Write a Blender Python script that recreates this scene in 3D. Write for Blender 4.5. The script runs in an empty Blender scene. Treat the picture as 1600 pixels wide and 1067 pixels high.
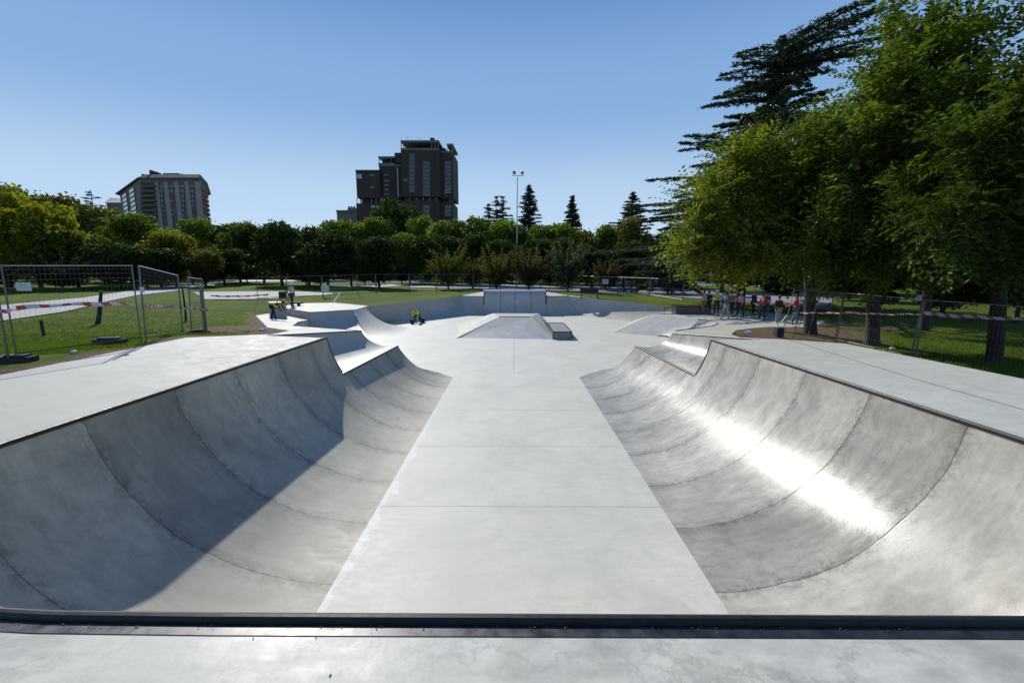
import bpy, bmesh, math, random
import numpy as np
from mathutils import Vector, Matrix, noise as mnoise
from mathutils.geometry import tessellate_polygon, delaunay_2d_cdt
random.seed(7); R=np.random.RandomState(11)
S=bpy.context.scene; COL=S.collection
rad=math.radians
# ---------------- camera ----------------
E=4.13; F=711.0; PITCH=math.atan(112.5/711); YAW=math.atan(4/711.)
cd=bpy.data.cameras.new('camera'); cam=bpy.data.objects.new('camera',cd); COL.objects.link(cam)
cam.location=(0,0,E); cam.rotation_euler=(rad(90)-PITCH,0,YAW); cd.lens=16; cd.sensor_width=36
cd.clip_start=.05; cd.clip_end=4000; S.camera=cam
CM=cam.rotation_euler.to_matrix()
def ray(px,py): return CM@Vector(((px-800)/F,-(py-533.5)/F,-1))
def at(px,py,z):            # point of height z seen at a place of the survey photograph
    d=ray(px,py); k=(z-E)/d.z; return Vector((d.x*k,d.y*k,z))
def dep(px,py,zc):          # point at a given distance along the view
    d=ray(px,py); return Vector((0,0,E))+d*zc
def atY(px,py,Y):
    d=ray(px,py); k=Y/d.y; return Vector((d.x*k,Y,E+d.z*k))
# ---------------- materials ----------------
def newmat(name):
    m=bpy.data.materials.new(name); m.use_nodes=True; nt=m.node_tree; nt.nodes.clear()
    out=nt.nodes.new('ShaderNodeOutputMaterial'); p=nt.nodes.new('ShaderNodeBsdfPrincipled')
    nt.links.new(p.outputs[0],out.inputs[0]); return m,nt,p,out
def N(nt,t,**k):
    n=nt.nodes.new(t)
    for a,b in k.items(): setattr(n,a,b)
    return n
def sock(nt,s,v):
    if isinstance(v,bpy.types.NodeSocket): nt.links.new(v,s)
    elif isinstance(v,(tuple,list)) and len(v)==3 and len(s.default_value)==4: s.default_value=(*v,1)
    else: s.default_value=v
def mth(nt,op,a,b=0.,c=None):
    n=N(nt,'ShaderNodeMath',operation=op); sock(nt,n.inputs[0],a); sock(nt,n.inputs[1],b)
    if c is not None: sock(nt,n.inputs[2],c)
    return n.outputs[0]
def mixc(nt,f,a,b,bt='MIX'):
    n=N(nt,'ShaderNodeMix',data_type='RGBA',blend_type=bt); sock(nt,n.inputs[0],f); sock(nt,n.inputs[6],a); sock(nt,n.inputs[7],b); return n.outputs[2]
def coord(nt): return N(nt,'ShaderNodeTexCoord').outputs['Object']
def noi(nt,vec,scale,detail=4,rough=.55,sc=None,dist=0.):
    if sc:
        mp=N(nt,'ShaderNodeMapping'); mp.inputs['Scale'].default_value=sc; nt.links.new(vec,mp.inputs[0]); vec=mp.outputs[0]
    n=N(nt,'ShaderNodeTexNoise'); nt.links.new(vec,n.inputs[0]); n.inputs['Scale'].default_value=scale
    n.inputs['Detail'].default_value=detail; n.inputs['Roughness'].default_value=rough; n.inputs['Distortion'].default_value=dist
    return n.outputs[0]
def rng(nt,v,a,b,c,d):
    n=N(nt,'ShaderNodeMapRange'); sock(nt,n.inputs[0],v)
    for i,x in enumerate((a,b,c,d)): n.inputs[i+1].default_value=x
    return n.outputs[0]
def bump(nt,p,h,s,d=.01):
    b=N(nt,'ShaderNodeBump'); b.inputs['Strength'].default_value=s; b.inputs['Distance'].default_value=d
    nt.links.new(h,b.inputs['Height']); nt.links.new(b.outputs[0],p.inputs['Normal'])
def simple(name,c,rough=.7,metal=0.,var=.25,scale=6.,spec=.5):
    m,nt,p,o=newmat(name); co=coord(nt); n=noi(nt,co,scale,5)
    v=rng(nt,n,.3,.7,1-var,1+var); col=mixc(nt,1.,c,v,'MULTIPLY')
    nt.links.new(col,p.inputs['Base Color']); nt.links.new(rng(nt,n,.3,.7,max(.05,rough-.08),min(1,rough+.08)),p.inputs['Roughness'])
    p.inputs['Metallic'].default_value=metal; p.inputs['Specular IOR Level'].default_value=spec; return m
def concrete(name,base,rough=(.3,.55),period=0.,off=0.,stain=.3,stretch=(1,1,1),spec=.5,joints=(),ragged=False,panelvar=.19):
    m,nt,p,o=newmat(name); co=coord(nt)
    big=noi(nt,co,.55,7,.6,dist=.6); med=noi(nt,co,2.6,8,.62,sc=stretch,dist=.8); fin=noi(nt,co,38,4,.6); cl=noi(nt,co,7,6,.7,dist=1.5)
    streak=noi(nt,co,5,5,.6,sc=(stretch[0]*.5,stretch[1]*2.2,stretch[2]*.5))
    v=rng(nt,big,.3,.7,1-stain*.5,1+stain*.4)
    v=mth(nt,'MULTIPLY',v,rng(nt,med,.3,.7,1-stain*.35,1+stain*.25))
    v=mth(nt,'MULTIPLY',v,rng(nt,streak,.35,.65,1-stain*.18,1+stain*.1))
    v=mth(nt,'MULTIPLY',v,rng(nt,fin,.3,.7,.96,1.04))
    wv=N(nt,'ShaderNodeTexWave',wave_type='RINGS'); nt.links.new(co,wv.inputs[0]); wv.inputs['Scale'].default_value=1.1; wv.inputs['Distortion'].default_value=14; wv.inputs['Detail'].default_value=6; wv.inputs['Detail Scale'].default_value=1.4; wv.inputs['Detail Roughness'].default_value=.7
    v=mth(nt,'MULTIPLY',v,mth(nt,'SUBTRACT',1.,mth(nt,'MULTIPLY',mth(nt,'MULTIPLY',rng(nt,wv.outputs['Fac'],.86,1,0,1),rng(nt,big,.4,.6,0,1)),stain*.3)))
    vo=N(nt,'ShaderNodeTexVoronoi'); nt.links.new(co,vo.inputs[0]); vo.inputs['Scale'].default_value=3.2
    v=mth(nt,'MULTIPLY',v,mth(nt,'SUBTRACT',1.,mth(nt,'MULTIPLY',rng(nt,vo.outputs['Distance'],.012,.03,1,0),.45)))
    # dark blotches and scuffs
    bl=rng(nt,cl,.62,.78,0,1); bl=mth(nt,'MULTIPLY',bl,rng(nt,big,.5,.65,0,1))
    v=mth(nt,'MULTIPLY',v,mth(nt,'SUBTRACT',1.,mth(nt,'MULTIPLY',bl,min(1,stain*1.5))))
    sep=N(nt,'ShaderNodeSeparateXYZ'); nt.links.new(co,sep.inputs[0])
    hgt=None; prough=None
    if period:
        wob=mth(nt,'MULTIPLY',mth(nt,'SUBTRACT',noi(nt,co,1.3,5),.5),.11)
        t=mth(nt,'DIVIDE',mth(nt,'ADD',mth(nt,'ADD',sep.outputs[1],off),wob),period)
        fr=mth(nt,'FRACT',t); d=mth(nt,'MULTIPLY',mth(nt,'ABSOLUTE',mth(nt,'SUBTRACT',fr,.5)),period)
        edge=mth(nt,'SUBTRACT',period/2,d)
        line=rng(nt,edge,.003,.016,1,0)
        soft=mth(nt,'MULTIPLY',rng(nt,edge,0,.22,1,0),rng(nt,cl,.4,.7,.0,1.))
        wn=N(nt,'ShaderNodeTexWhiteNoise',noise_dimensions='1D'); nt.links.new(mth(nt,'FLOOR',t),wn.inputs['W'])
        v=mth(nt,'MULTIPLY',v,rng(nt,wn.outputs[0],0,1,1-panelvar,1+panelvar))
        v=mth(nt,'MULTIPLY',v,mth(nt,'SUBTRACT',1.,mth(nt,'MULTIPLY',line,.42)))
        v=mth(nt,'MULTIPLY',v,mth(nt,'SUBTRACT',1.,mth(nt,'MULTIPLY',soft,.6)))
        hgt=line; prough=wn.outputs[0]
    for ax,pos,w,lo,hi in joints:    # saw cuts
        d=mth(nt,'ABSOLUTE',mth(nt,'SUBTRACT',sep.outputs[ax],pos)); line=rng(nt,d,w*.5,w,1,0)
        a2=sep.outputs[1-ax]; line=mth(nt,'MULTIPLY',line,mth(nt,'MULTIPLY',mth(nt,'GREATER_THAN',a2,lo),mth(nt,'LESS_THAN',a2,hi)))
        v=mth(nt,'MULTIPLY',v,mth(nt,'SUBTRACT',1.,mth(nt,'MULTIPLY',line,.5)))
    col=mixc(nt,1.,base,v,'MULTIPLY')
    warm=mixc(nt,rng(nt,noi(nt,co,1.1,5,.6),.52,.75,0,.5),(1,1,1),(1.0,.955,.88),'MIX'); col=mixc(nt,1.,col,warm,'MULTIPLY')
    if ragged:
        # pale laitance smeared along the joint at the foot of the left quarter
        ex=mth(nt,'SUBTRACT',sep.outputs[0],mth(nt,'ADD',mth(nt,'MULTIPLY',sep.outputs[1],ragged[1]),ragged[0]))
        wd=rng(nt,noi(nt,co,3.,6,.7,sc=(1,.6,1)),.35,.7,.0,.26)
        msk=mth(nt,'MULTIPLY',mth(nt,'LESS_THAN',ex,wd),rng(nt,sep.outputs[1],11,14,1,0))
        col=mixc(nt,mth(nt,'MULTIPLY',msk,.6),col,(.70,.69,.62))
    nt.links.new(col,p.inputs['Base Color'])
    r=rng(nt,mth(nt,'ADD',mth(nt,'MULTIPLY',med,.6),mth(nt,'MULTIPLY',streak,.4)),.35,.65,rough[0],rough[1])
    if prough is not None: r=mth(nt,'ADD',r,mth(nt,'MULTIPLY',prough,.1))
    nt.links.new(r,p.inputs['Roughness']); p.inputs['Specular IOR Level'].default_value=spec
    h=mth(nt,'ADD',mth(nt,'MULTIPLY',fin,.25),mth(nt,'ADD',mth(nt,'MULTIPLY',cl,.7),med))
    if hgt is not None: h=mth(nt,'SUBTRACT',h,mth(nt,'MULTIPLY',hgt,1.5))
    bump(nt,p,h,.2,.006); return m
def leafmat(name,c,trans=.35,var=.35,scale=.6,rough=.75):
    m,nt,p,out=newmat(name); co=coord(nt)
    n=noi(nt,co,scale,3); info=N(nt,'ShaderNodeObjectInfo')
    rc=N(nt,'ShaderNodeNewGeometry')
    v=mth(nt,'MULTIPLY',rng(nt,n,.3,.7,1-var,1+var),rng(nt,info.outputs['Random'],0,1,.8,1.2))
    v=mth(nt,'MULTIPLY',v,rng(nt,rc.outputs['Random Per Island'],0,1,.6,1.4))
    col=mixc(nt,1.,c,v,'MULTIPLY')
    col=mixc(nt,rng(nt,rc.outputs['Random Per Island'],.8,1,0,.5),col,(c[0]*1.9,c[1]*1.25,c[2]*.8))
    nt.links.new(col,p.inputs['Base Color']); p.inputs['Roughness'].default_value=rough; p.inputs['Specular IOR Level'].default_value=.12
    t=N(nt,'ShaderNodeBsdfTranslucent'); tc=mixc(nt,1.,col,(1.5,1.55,.5),'MULTIPLY'); nt.links.new(tc,t.inputs[0])
    mx=N(nt,'ShaderNodeMixShader'); mx.inputs[0].default_value=trans
    nt.links.new(p.outputs[0],mx.inputs[1]); nt.links.new(t.outputs[0],mx.inputs[2]); nt.links.new(mx.outputs[0],out.inputs[0]); return m
# ---------------- object helpers ----------------
def tag(o,label=None,cat=None,group=None,kind=None):
    if label: o['label']=label
    if cat: o['category']=cat
    if group: o['group']=group
    if kind: o['kind']=kind
    return o
def thing(name,loc,label,cat,group=None,rz=0.):
    o=bpy.data.objects.new(name,None); COL.objects.link(o); o.location=loc; o.rotation_euler=(0,0,rz); o.empty_display_size=.2
    return tag(o,label,cat,group)
class MB:
    def __init__(s): s.v=[]; s.f=[]; s.mi=[]; s.n=0
    def add(s,v,f,mi=0):
        b=s.n; s.v+= [tuple(x) for x in v]; s.f+=[tuple(i+b for i in q) for q in f]; s.mi+=[mi]*len(f); s.n=len(s.v); return s
    def box(s,c,d,M=None,mi=0):
        cx,cy,cz=c; a,b,h=d[0]/2,d[1]/2,d[2]/2
        v=[Vector((cx+i*a,cy+j*b,cz+k*h)) for k in(-1,1) for j in(-1,1) for i in(-1,1)]
        if M: v=[M@q for q in v]
        return s.add(v,[(0,2,3,1),(4,5,7,6),(0,1,5,4),(2,6,7,3),(0,4,6,2),(1,3,7,5)],mi)
    def tube(s,pts,r,n=8,mi=0,cap=True):
        pts=[Vector(p) for p in pts]; rs=r if isinstance(r,(list,tuple)) else [r]*len(pts)
        rings=[]; prev=None
        for i,p in enumerate(pts):
            d=(pts[min(i+1,len(pts)-1)]-pts[max(i-1,0)]).normalized()
            if prev is None: u=d.orthogonal().normalized()
            else: u=(prev-d*prev.dot(d)); u=u.normalized() if u.length>1e-6 else d.orthogonal().normalized()
            prev=u; w=d.cross(u)
            rings.append([p+(u*math.cos(2*math.pi*k/n)+w*math.sin(2*math.pi*k/n))*rs[i] for k in range(n)])
        v=[q for r_ in rings for q in r_]; f=[]
        for i in range(len(pts)-1):
            for k in range(n): f.append((i*n+k,i*n+(k+1)%n,(i+1)*n+(k+1)%n,(i+1)*n+k))
        if cap: f.append(tuple(range(n-1,-1,-1))); f.append(tuple((len(pts)-1)*n+k for k in range(n)))
        return s.add(v,f,mi)
    def bar(s,a,b,w,h,mi=0):
        a=Vector(a); b=Vector(b); d=(b-a).normalized(); up=Vector((0,0,1))
        if abs(d.z)>.9: up=Vector((0,1,0))
        sx=d.cross(up).normalized(); uz=sx.cross(d).normalized()
        v=[p+sx*i*w/2+uz*k*h/2 for p in(a,b) for k in(-1,1) for i in(-1,1)]
        return s.add(v,[(0,1,3,2),(4,6,7,5),(0,4,5,1),(2,3,7,6),(0,2,6,4),(1,5,7,3)],mi)
    def sphere(s,c,r,n=12,m=8,mi=0,M=None):
        rx,ry,rz=(r,r,r) if not isinstance(r,(tuple,list)) else r; v=[];f=[]
        for j in range(m+1):
            t=math.pi*j/m
            for i in range(n):
                a=2*math.pi*i/n; q=Vector((c[0]+rx*math.sin(t)*math.cos(a),c[1]+ry*math.sin(t)*math.sin(a),c[2]+rz*math.cos(t)))
                v.append(M@q if M else q)
        for j in range(m):
            for i in range(n): f.append((j*n+i,(j+1)*n+i,(j+1)*n+(i+1)%n,j*n+(i+1)%n))
        return s.add(v,f,mi)
    def poly(s,pts,thick=0.,mi=0):      # 3D polygon, optionally a slab going down
        t=tessellate_polygon([pts]); up=[]
        for a,b,c in t:
            n=(Vector(pts[b])-Vector(pts[a])).cross(Vector(pts[c])-Vector(pts[a])); up.append((a,b,c) if n.z>=0 else (a,c,b))
        s.add(pts,up,mi)
        if thick:
            m=len(pts); lo=[(p[0],p[1],p[2]-thick) for p in pts]
            s.add(list(pts)+lo,[(i,i+m,(i+1)%m+m,(i+1)%m) for i in range(m)],mi)
        return s
    def grid(s,rows,mi=0,close=False):
        n=len(rows[0]); v=[q for r in rows for q in r]; f=[(i*n+k,i*n+k+1,(i+1)*n+k+1,(i+1)*n+k) for i in range(len(rows)-1) for k in range(n-1)]
        return s.add(v,f,mi)
    def build(s,name,mat,parent=None,smooth=False,sharp=35):
        me=bpy.data.meshes.new(name); me.from_pydata([tuple(x) for x in s.v],[],s.f)
        ms=mat if isinstance(mat,(list,tuple)) else [mat]
        for m in ms: me.materials.append(m)
        if len(ms)>1: me.polygons.foreach_set('material_index',s.mi)
        bm=bmesh.new(); bm.from_mesh(me); bmesh.ops.remove_doubles(bm,verts=bm.verts,dist=1e-5) if smooth else None
        bmesh.ops.recalc_face_normals(bm,faces=bm.faces) if smooth!='keep' and s.n<20000 and smooth is False else None
        bm.to_mesh(me); bm.free()
        if smooth:
            me.polygons.foreach_set('use_smooth',[True]*len(me.polygons))
            try: me.set_sharp_from_angle(angle=rad(sharp))
            except Exception: pass
        return link(name,me,parent)
def link(name,me,parent=None):
    o=bpy.data.objects.new(name,me); COL.objects.link(o)
    if parent: 
        o.parent=parent
        if me and parent.type=='EMPTY' and not parent.get('_local'): 
            o.matrix_parent_inverse=(Matrix.Translation(parent.location)@parent.rotation_euler.to_matrix().to_4x4()).inverted()
    return o
def copy_tree(src,loc=None,rz=None,scale=None,mats=None):
    r=src.copy(); COL.objects.link(r)
    if loc is not None: r.location=loc
    if rz is not None: r.rotation_euler=(0,0,rz)
    if scale is not None: r.scale=scale
    def rec(a,b):
        for ch in a.children:
            c=ch.copy(); COL.objects.link(c); c.parent=b
            if mats and ch.name.split('.')[0] in mats:
                c.material_slots[0].link='OBJECT'; c.material_slots[0].material=mats[ch.name.split('.')[0]]
            rec(ch,c)
    rec(src,r); return r
def local(o): o['_local']=1; return o
def rawmesh(name,V,Fq,mat,attr=None):
    me=bpy.data.meshes.new(name); nv=len(V); nf=len(Fq); k=Fq.shape[1]
    me.vertices.add(nv); me.vertices.foreach_set('co',np.ascontiguousarray(V,dtype=np.float32).ravel())
    me.loops.add(nf*k); me.loops.foreach_set('vertex_index',np.ascontiguousarray(Fq,dtype=np.int32).ravel())
    me.polygons.add(nf); me.polygons.foreach_set('loop_start',np.arange(nf,dtype=np.int32)*k); me.polygons.foreach_set('loop_total',np.full(nf,k,dtype=np.int32))
    me.materials.append(mat); me.update(calc_edges=True); return me
def mesh_join(name,parts,mats):       # parts: list of (V,F(quads),matindex)
    Vs=[];Fs=[];mi=[];b=0
    for V,Fq,i in parts: Vs.append(V);Fs.append(Fq+b);mi.append(np.full(len(Fq),i));b+=len(V)
    me=rawmesh(name,np.concatenate(Vs),np.concatenate(Fs),mats[0])
    for m in mats[1:]: me.materials.append(m)
    me.polygons.foreach_set('material_index',np.concatenate(mi).astype(np.int32)); return me
M={}
JF=[(1,at(800,697,0).y,.012,-9,9),(1,at(800,791,0).y,.012,-9,9),(1,at(800,640,0).y,.012,-9,9),(1,at(800,605,0).y,.014,-4,4),(0,at(803,560,0).x,.02,at(803,578,0).y,at(803,534,0).y)]
M['deck']=concrete('deck_concrete',(.475,.465,.39),(.55,.8),stain=.2,spec=.2)
M['near']=concrete('near_deck_concrete',(.52,.51,.425),(.35,.65),stain=.6,spec=.35)
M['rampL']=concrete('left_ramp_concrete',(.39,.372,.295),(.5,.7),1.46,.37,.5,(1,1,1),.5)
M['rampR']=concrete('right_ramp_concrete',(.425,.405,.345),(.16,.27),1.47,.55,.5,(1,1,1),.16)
M['ramp']=concrete('ramp_concrete',(.47,.45,.38),(.4,.6),0,0,.25)
M['bank']=concrete('bank_concrete',(.36,.36,.355),(.45,.65),0,0,.32)
M['steel']=simple('black_steel',(.013,.012,.011),.5,.1,.4,20)
M['strip']=simple('steel_strip',(.05,.05,.052),.42,.6,.45,12)
M['galv']=simple('galvanised_steel',(.33,.34,.35),.45,.8,.15,9)
M['darkgalv']=simple('weathered_galvanised_tube',(.16,.165,.17),.5,.7,.2,9)
M['black']=simple('black_rubber',(.02,.02,.02),.8,0,.3,9)
M['white']=simple('white_paint',(.75,.76,.78),.5,0,.06,9)
M['sign']=simple('white_sign_panel',(.62,.63,.66),.5,0,.06,9)
M['wood']=simple('bark',(.032,.026,.021),.9,0,.4,8)
M['darkwood']=simple('dark_wood',(.03,.025,.02),.85,0,.4,8)
# ---------------- skatepark geometry ----------------
DZ=2.28; RR=2.8
LC1=at(0,697,DZ); LC2=at(510,528,DZ); RC1=at(1600,690,DZ); RC2=at(1112,531,DZ)
LF1=at(495,955,0); LF2=at(708,589,0); RF1=at(1140,960,0); RF2=at(905,589,0)
def lerp(a,b,t): return a+(b-a)*t
def onY(a,b,y): return lerp(a,b,(y-a.y)/(b.y-a.y))
def sq(z): return math.sqrt(max(0,2*RR*z-z*z))
NY=at(1200,972,DZ).y; NFY=NY+sq(DZ)*.98
SZ=1.24; LSend=18.3; 
yS=LC2.y; LS2=at(622,541,SZ); RS2=at(993,541,SZ); LS1=at(533,587,SZ); RS1=at(1089,589,SZ)
def profile(Fp,Cp,H,n=22):
    out=[]
    a=math.acos(max(-1,(RR-H)/RR))
    for k in range(n+1):
        t=a*k/n; z=RR*(1-math.cos(t)); s=RR*math.sin(t)/(RR*math.sin(a))
        out.append(Vector((Fp.x+(Cp.x-Fp.x)*s,Fp.y+(Cp.y-Fp.y)*s,z)))
    return out
# left tall quarter: coping path (rounded corner at the near end) and floor path
def ellipse(cx,cy,a,b,sx,n=18):   # from side coping (angle 0) to near coping (angle 90)
    return [Vector((cx+sx*a*math.cos(math.pi/2*k/n)**(2/3.4),cy-b*math.sin(math.pi/2*k/n),DZ)) for k in range(n+1)]
def side(sx,C1,C2,F1,F2,yend,a,b):
    rf_=.15 if sx<0 else .12; yb=NY+b; cs=onY(C1,C2,yb); fc=onY(F1,F2,NFY)
    cop=[]; flo=[]
    n=14
    for k in range(n): 
        y=lerp(yend,yb,k/n); cop.append(onY(C1,C2,y)); flo.append(onY(F1,F2,max(NFY+rf_,y)))
    el=ellipse(cs.x-sx*a,yb,a,b,sx)
    for k,q in enumerate(el):
        th=math.pi/2*k/(len(el)-1); fx=onY(F1,F2,NFY+rf_).x
        cop.append(q); flo.append(Vector((fx-sx*rf_*(1-math.cos(th)),NFY+rf_*(1-math.sin(th)),0)))
    fc=flo[-1]
    return cop,flo,el[-1],fc
copL,floL,eL,fcL=side(-1,LC1,LC2,LF1,LF2,LC2.y,3.9,2.45)
copR,floR,eR,fcR=side(1,RC1,RC2,RF1,RF2,RC2.y,1.6,1.6)
sl=(LF2.x-LF1.x)/(LF2.y-LF1.y)
RAG=(LF1.x-sl*LF1.y,sl)
M['floor']=concrete('floor_concrete',(.59,.575,.49),(.5,.7),stain=.2,spec=.3,joints=JF,ragged=RAG)
def coping(parent,path,name='coping',r=.032,inward=None,strip=True,off=.0):
    MB().tube([p+Vector((0,0,.006)) for p in path],r,10).build(name,M['steel'],parent,smooth=True)
def strip_along(parent,path,outv,w=.07,z=.004,gap=.035):
    rows=[[p+o*gap+Vector((0,0,z)),p+o*(gap+w)+Vector((0,0,z))] for p,o in zip(path,outv)]
    lo=[[a-Vector((0,0,.05)),b-Vector((0,0,.05))] for a,b in rows]
    mb=MB(); mb.grid(rows); mb.grid([[r[0],l[0]] for r,l in zip(rows,lo)]); mb.grid([[r[1],l[1]] for r,l in zip(rows,lo)])
    mb.build('coping_strip',M['strip'],parent)
def outs(path,cx,cy):
    o=[]
    for i,p in enumerate(path):
        d=path[min(i+1,len(path)-1)]-path[max(i-1,0)]; n=Vector((d.y,-d.x,0)).normalized()
        if n.dot(Vector((p.x-cx,p.y-cy,0)))<0: n=-n
        o.append(n)
    return o
def ramp(name,cop,flo,mat,label,H=DZ,endwall=True,group=None,stripw=True):
    t=thing(name,(cop[0].x,cop[0].y,0),label,'skate ramp',group)
    rows=[profile(f,c,H) for c,f in zip(cop,flo)]
    MB().grid(rows).build('transition',mat,t,smooth=True)
    mb=MB(); base=rows[0]; n=len(base)
    far=Vector((base[-1].x,base[-1].y,-.02))
    mb.add(base+[far],[tuple(range(n+1))]); mb.build('side_wall',M['bank'],t)
    coping(t,cop)
    # edge iron running down the side profile
    MB().tube([p+Vector((0,.012,.012)) for p in base if p.z>SZ-.06],.016,6).build('edge_iron',M['steel'],t,smooth=True)
    if stripw: strip_along(t,cop,outs(cop,0,8))
    return t
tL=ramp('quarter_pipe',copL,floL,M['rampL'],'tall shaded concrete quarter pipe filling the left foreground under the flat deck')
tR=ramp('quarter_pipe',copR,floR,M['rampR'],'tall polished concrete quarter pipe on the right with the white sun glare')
# near quarter pipe under the camera
nearc=[eL]+[Vector((lerp(eL.x,eR.x,k/20),NY,DZ)) for k in range(1,20)]+[eR]
nearf=[Vector((lerp(fcL.x,fcR.x,k/20),NFY,0)) for k in range(21)]
t=thing('quarter_pipe',(0,NY,0),'near quarter pipe whose black steel coping crosses the bottom of the view','skate ramp')
MB().grid([profile(f,c,DZ) for c,f in zip(nearc,nearf)]).build('transition',M['rampR'],t,smooth=True)
coping(t,nearc,r=.032); strip_along(t,nearc,[Vector((0,-1,0))]*len(nearc),.07)
# low quarter pipes (steps) beyond
def step(side,S1,S2,F1,F2,y0,mat,label):
    cop=[];flo=[]; y0=y0+.0; n=10
    for k in range(n+1):
        c=onY(S1,S2,lerp(y0,S2.y,k/n)); f=onY(F1,F2,c.y); cop.append(c); flo.append(f)
    t=thing('low_quarter_pipe',(cop[0].x,cop[0].y,0),label,'skate ramp','low quarter pipes with a sunken bay behind')
    rows=[profile(f,c,SZ) for c,f in zip(cop,flo)]
    # flared tip past the end
    last=rows[-1]; tip=[]
    for k in range(1,5):
        q=k/4; tip.append([p+Vector((-side*.0,0.55*q*(math.sin(math.pi*min(1,(i+1.5)/len(last)/.62))**1.2 if (i+1.5)/len(last)<.62 else 0),0)) for i,p in enumerate(last)])
    MB().grid(rows+tip).build('transition',mat,t,smooth=True)
    e=tip[-1]; MB().add(e+[Vector((e[-1].x,e[-1].y,-.02))],[tuple(range(len(e)+1))]).build('side_wall',M['bank'],t)
    coping(t,cop,r=.03); strip_along(t,cop,outs(cop,0,15),.05)
    return t,cop
tSL,scL=step(-1,LS1,LS2,LF1,LF2,LC2.y,M['rampL'],'low concrete quarter pipe beyond the tall shaded one, on the left')
tSR,scR=step(1,RS1,RS2,RF1,RF2,RC2.y,M['rampR'],'low shiny concrete quarter pipe beyond the tall sunlit one, on the right')
# sunken bays behind the low quarter pipes
def bay(side,par,scop,VL,tip,C2,mat):
    # top edge from V corner to tip; transition facing the camera; flat floor joins the low coping
    n=16; rows=[]
    S1,S2=scop[0],scop[-1]
    Cb=Vector((C2.x,C2.y,SZ))
    for k in range(n+1):
        t=k/n; top=lerp(VL,tip,t); fl=lerp(Vector((VL.x,VL.y,SZ)),Vector((tip.x,tip.y,SZ)),t)
        near=lerp(Vector((Cb.x-side*0,Cb.y,SZ)),S2,t) if False else lerp(Cb,Vector((S2.x,S2.y,SZ)),t)
        # base of transition
        w=min(1.9,(near-fl).length*.8); d=(near-fl).normalized(); r=[]
        h=top.z-SZ
        for j in range(11):
            a=math.pi/2*.8*j/10; s=1-math.sin(a)/math.sin(math.pi*.4); z=(1-math.cos(a))/(1-math.cos(math.pi*.4))
            p=fl+d*w*s; r.append(Vector((p.x,p.y,SZ+h*z)))
        rows.append([near]+r)
    MB().grid(rows).build('bay_surface',mat,par,smooth=True)
    mb=MB(); mb.add([S1,S2,Cb],[(0,1,2)]); mb.build('bay_floor',mat,par)
    e=rows[-1]; MB().add([S2]+e+[Vector((tip.x,tip.y,-.02)),Vector((S2.x,S2.y,-.02))],[tuple(range(len(e)+3))]).build('bay_end_wall',M['bank'],par)
    MB().add([C2,VL,Vector((VL.x,VL.y,SZ-.05)),Vector((C2.x,C2.y,SZ-.3))],[(0,1,2,3)]).build('bay_near_wall',M['bank'],par)
VLl=at(418,524.5,2.25); TIPl=at(565,517,1.86)
VLr=at(1185,530.5,2.25); TIPr=at(1050,521,1.84)
bay(-1,tSL,scL,VLl,TIPl,LC2,M['ramp']); bay(1,tSR,scR,VLr,TIPr,RC2,M['rampR'])
MB().tube([VLl,TIPl],.022,6).build('edge_iron',M['steel'],tSL); MB().tube([VLr,TIPr],.022,6).build('edge_iron',M['steel'],tSR)
# ---- left far: platform and banks ----
PZ=1.43
pA=at(484,488,PZ); pB=at(553,484,PZ); pC=at(575,478,PZ); pD=at(434,480,PZ); pE=at(523,473,PZ); pD2=at(467,474,PZ)
base_z=.95
t=thing('raised_platform',pA-Vector((0,0,PZ)),'raised pale concrete platform on the left where the worker in the hi-vis vest stands','platform')
MB().poly([pA,pB,pC,pE,pD2,pD]).build('platform_top',M['deck'],t)
dn=lambda p,z:Vector((p.x,p.y,z))
MB().add([pD,pA,dn(pA,.3),dn(pD,.3)],[(0,1,2,3)]).build('side_wall',M['bank'],t)
def trans(top,foot,n=14,ang=.40):
    A=math.pi*ang; r=[]
    for j in range(n+1):
        a=A*j/n; s=math.sin(a)/math.sin(A); z=(1-math.cos(a))/(1-math.cos(A))
        r.append(Vector((lerp(foot.x,top.x,s),lerp(foot.y,top.y,s),lerp(foot.z,top.z,z))))
    return r
fA=pA+Vector((.6,-2.3,-PZ)); fB=at(584,530,0); fB2=at(606,526,0); fC=at(604,503.5,0)
rows=[trans(lerp(pA,pB,k/6),lerp(fA,fB,k/6)) for k in range(7)]
MB().grid(rows).build('shaded_face',M['ramp'],t,smooth=True)
fm=at(628,523,0); fn=at(640,512,0)
feet=[fB,fB2,fm,lerp(fm,fn,.5),fn,lerp(fn,fC,.5),fC]
rows=[trans(lerp(pB,pC,k/6),feet[k],16,.33) for k in range(7)]
MB().grid(rows).build('sunlit_hip',M['ramp'],t,smooth=True)
MB().tube([pD,pA,pB],.02,6).build('edge_iron',M['steel'],t)
MB().tube([pA,dn(pA,.97)],.02,6).build('edge_iron',M['steel'],t)
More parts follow.
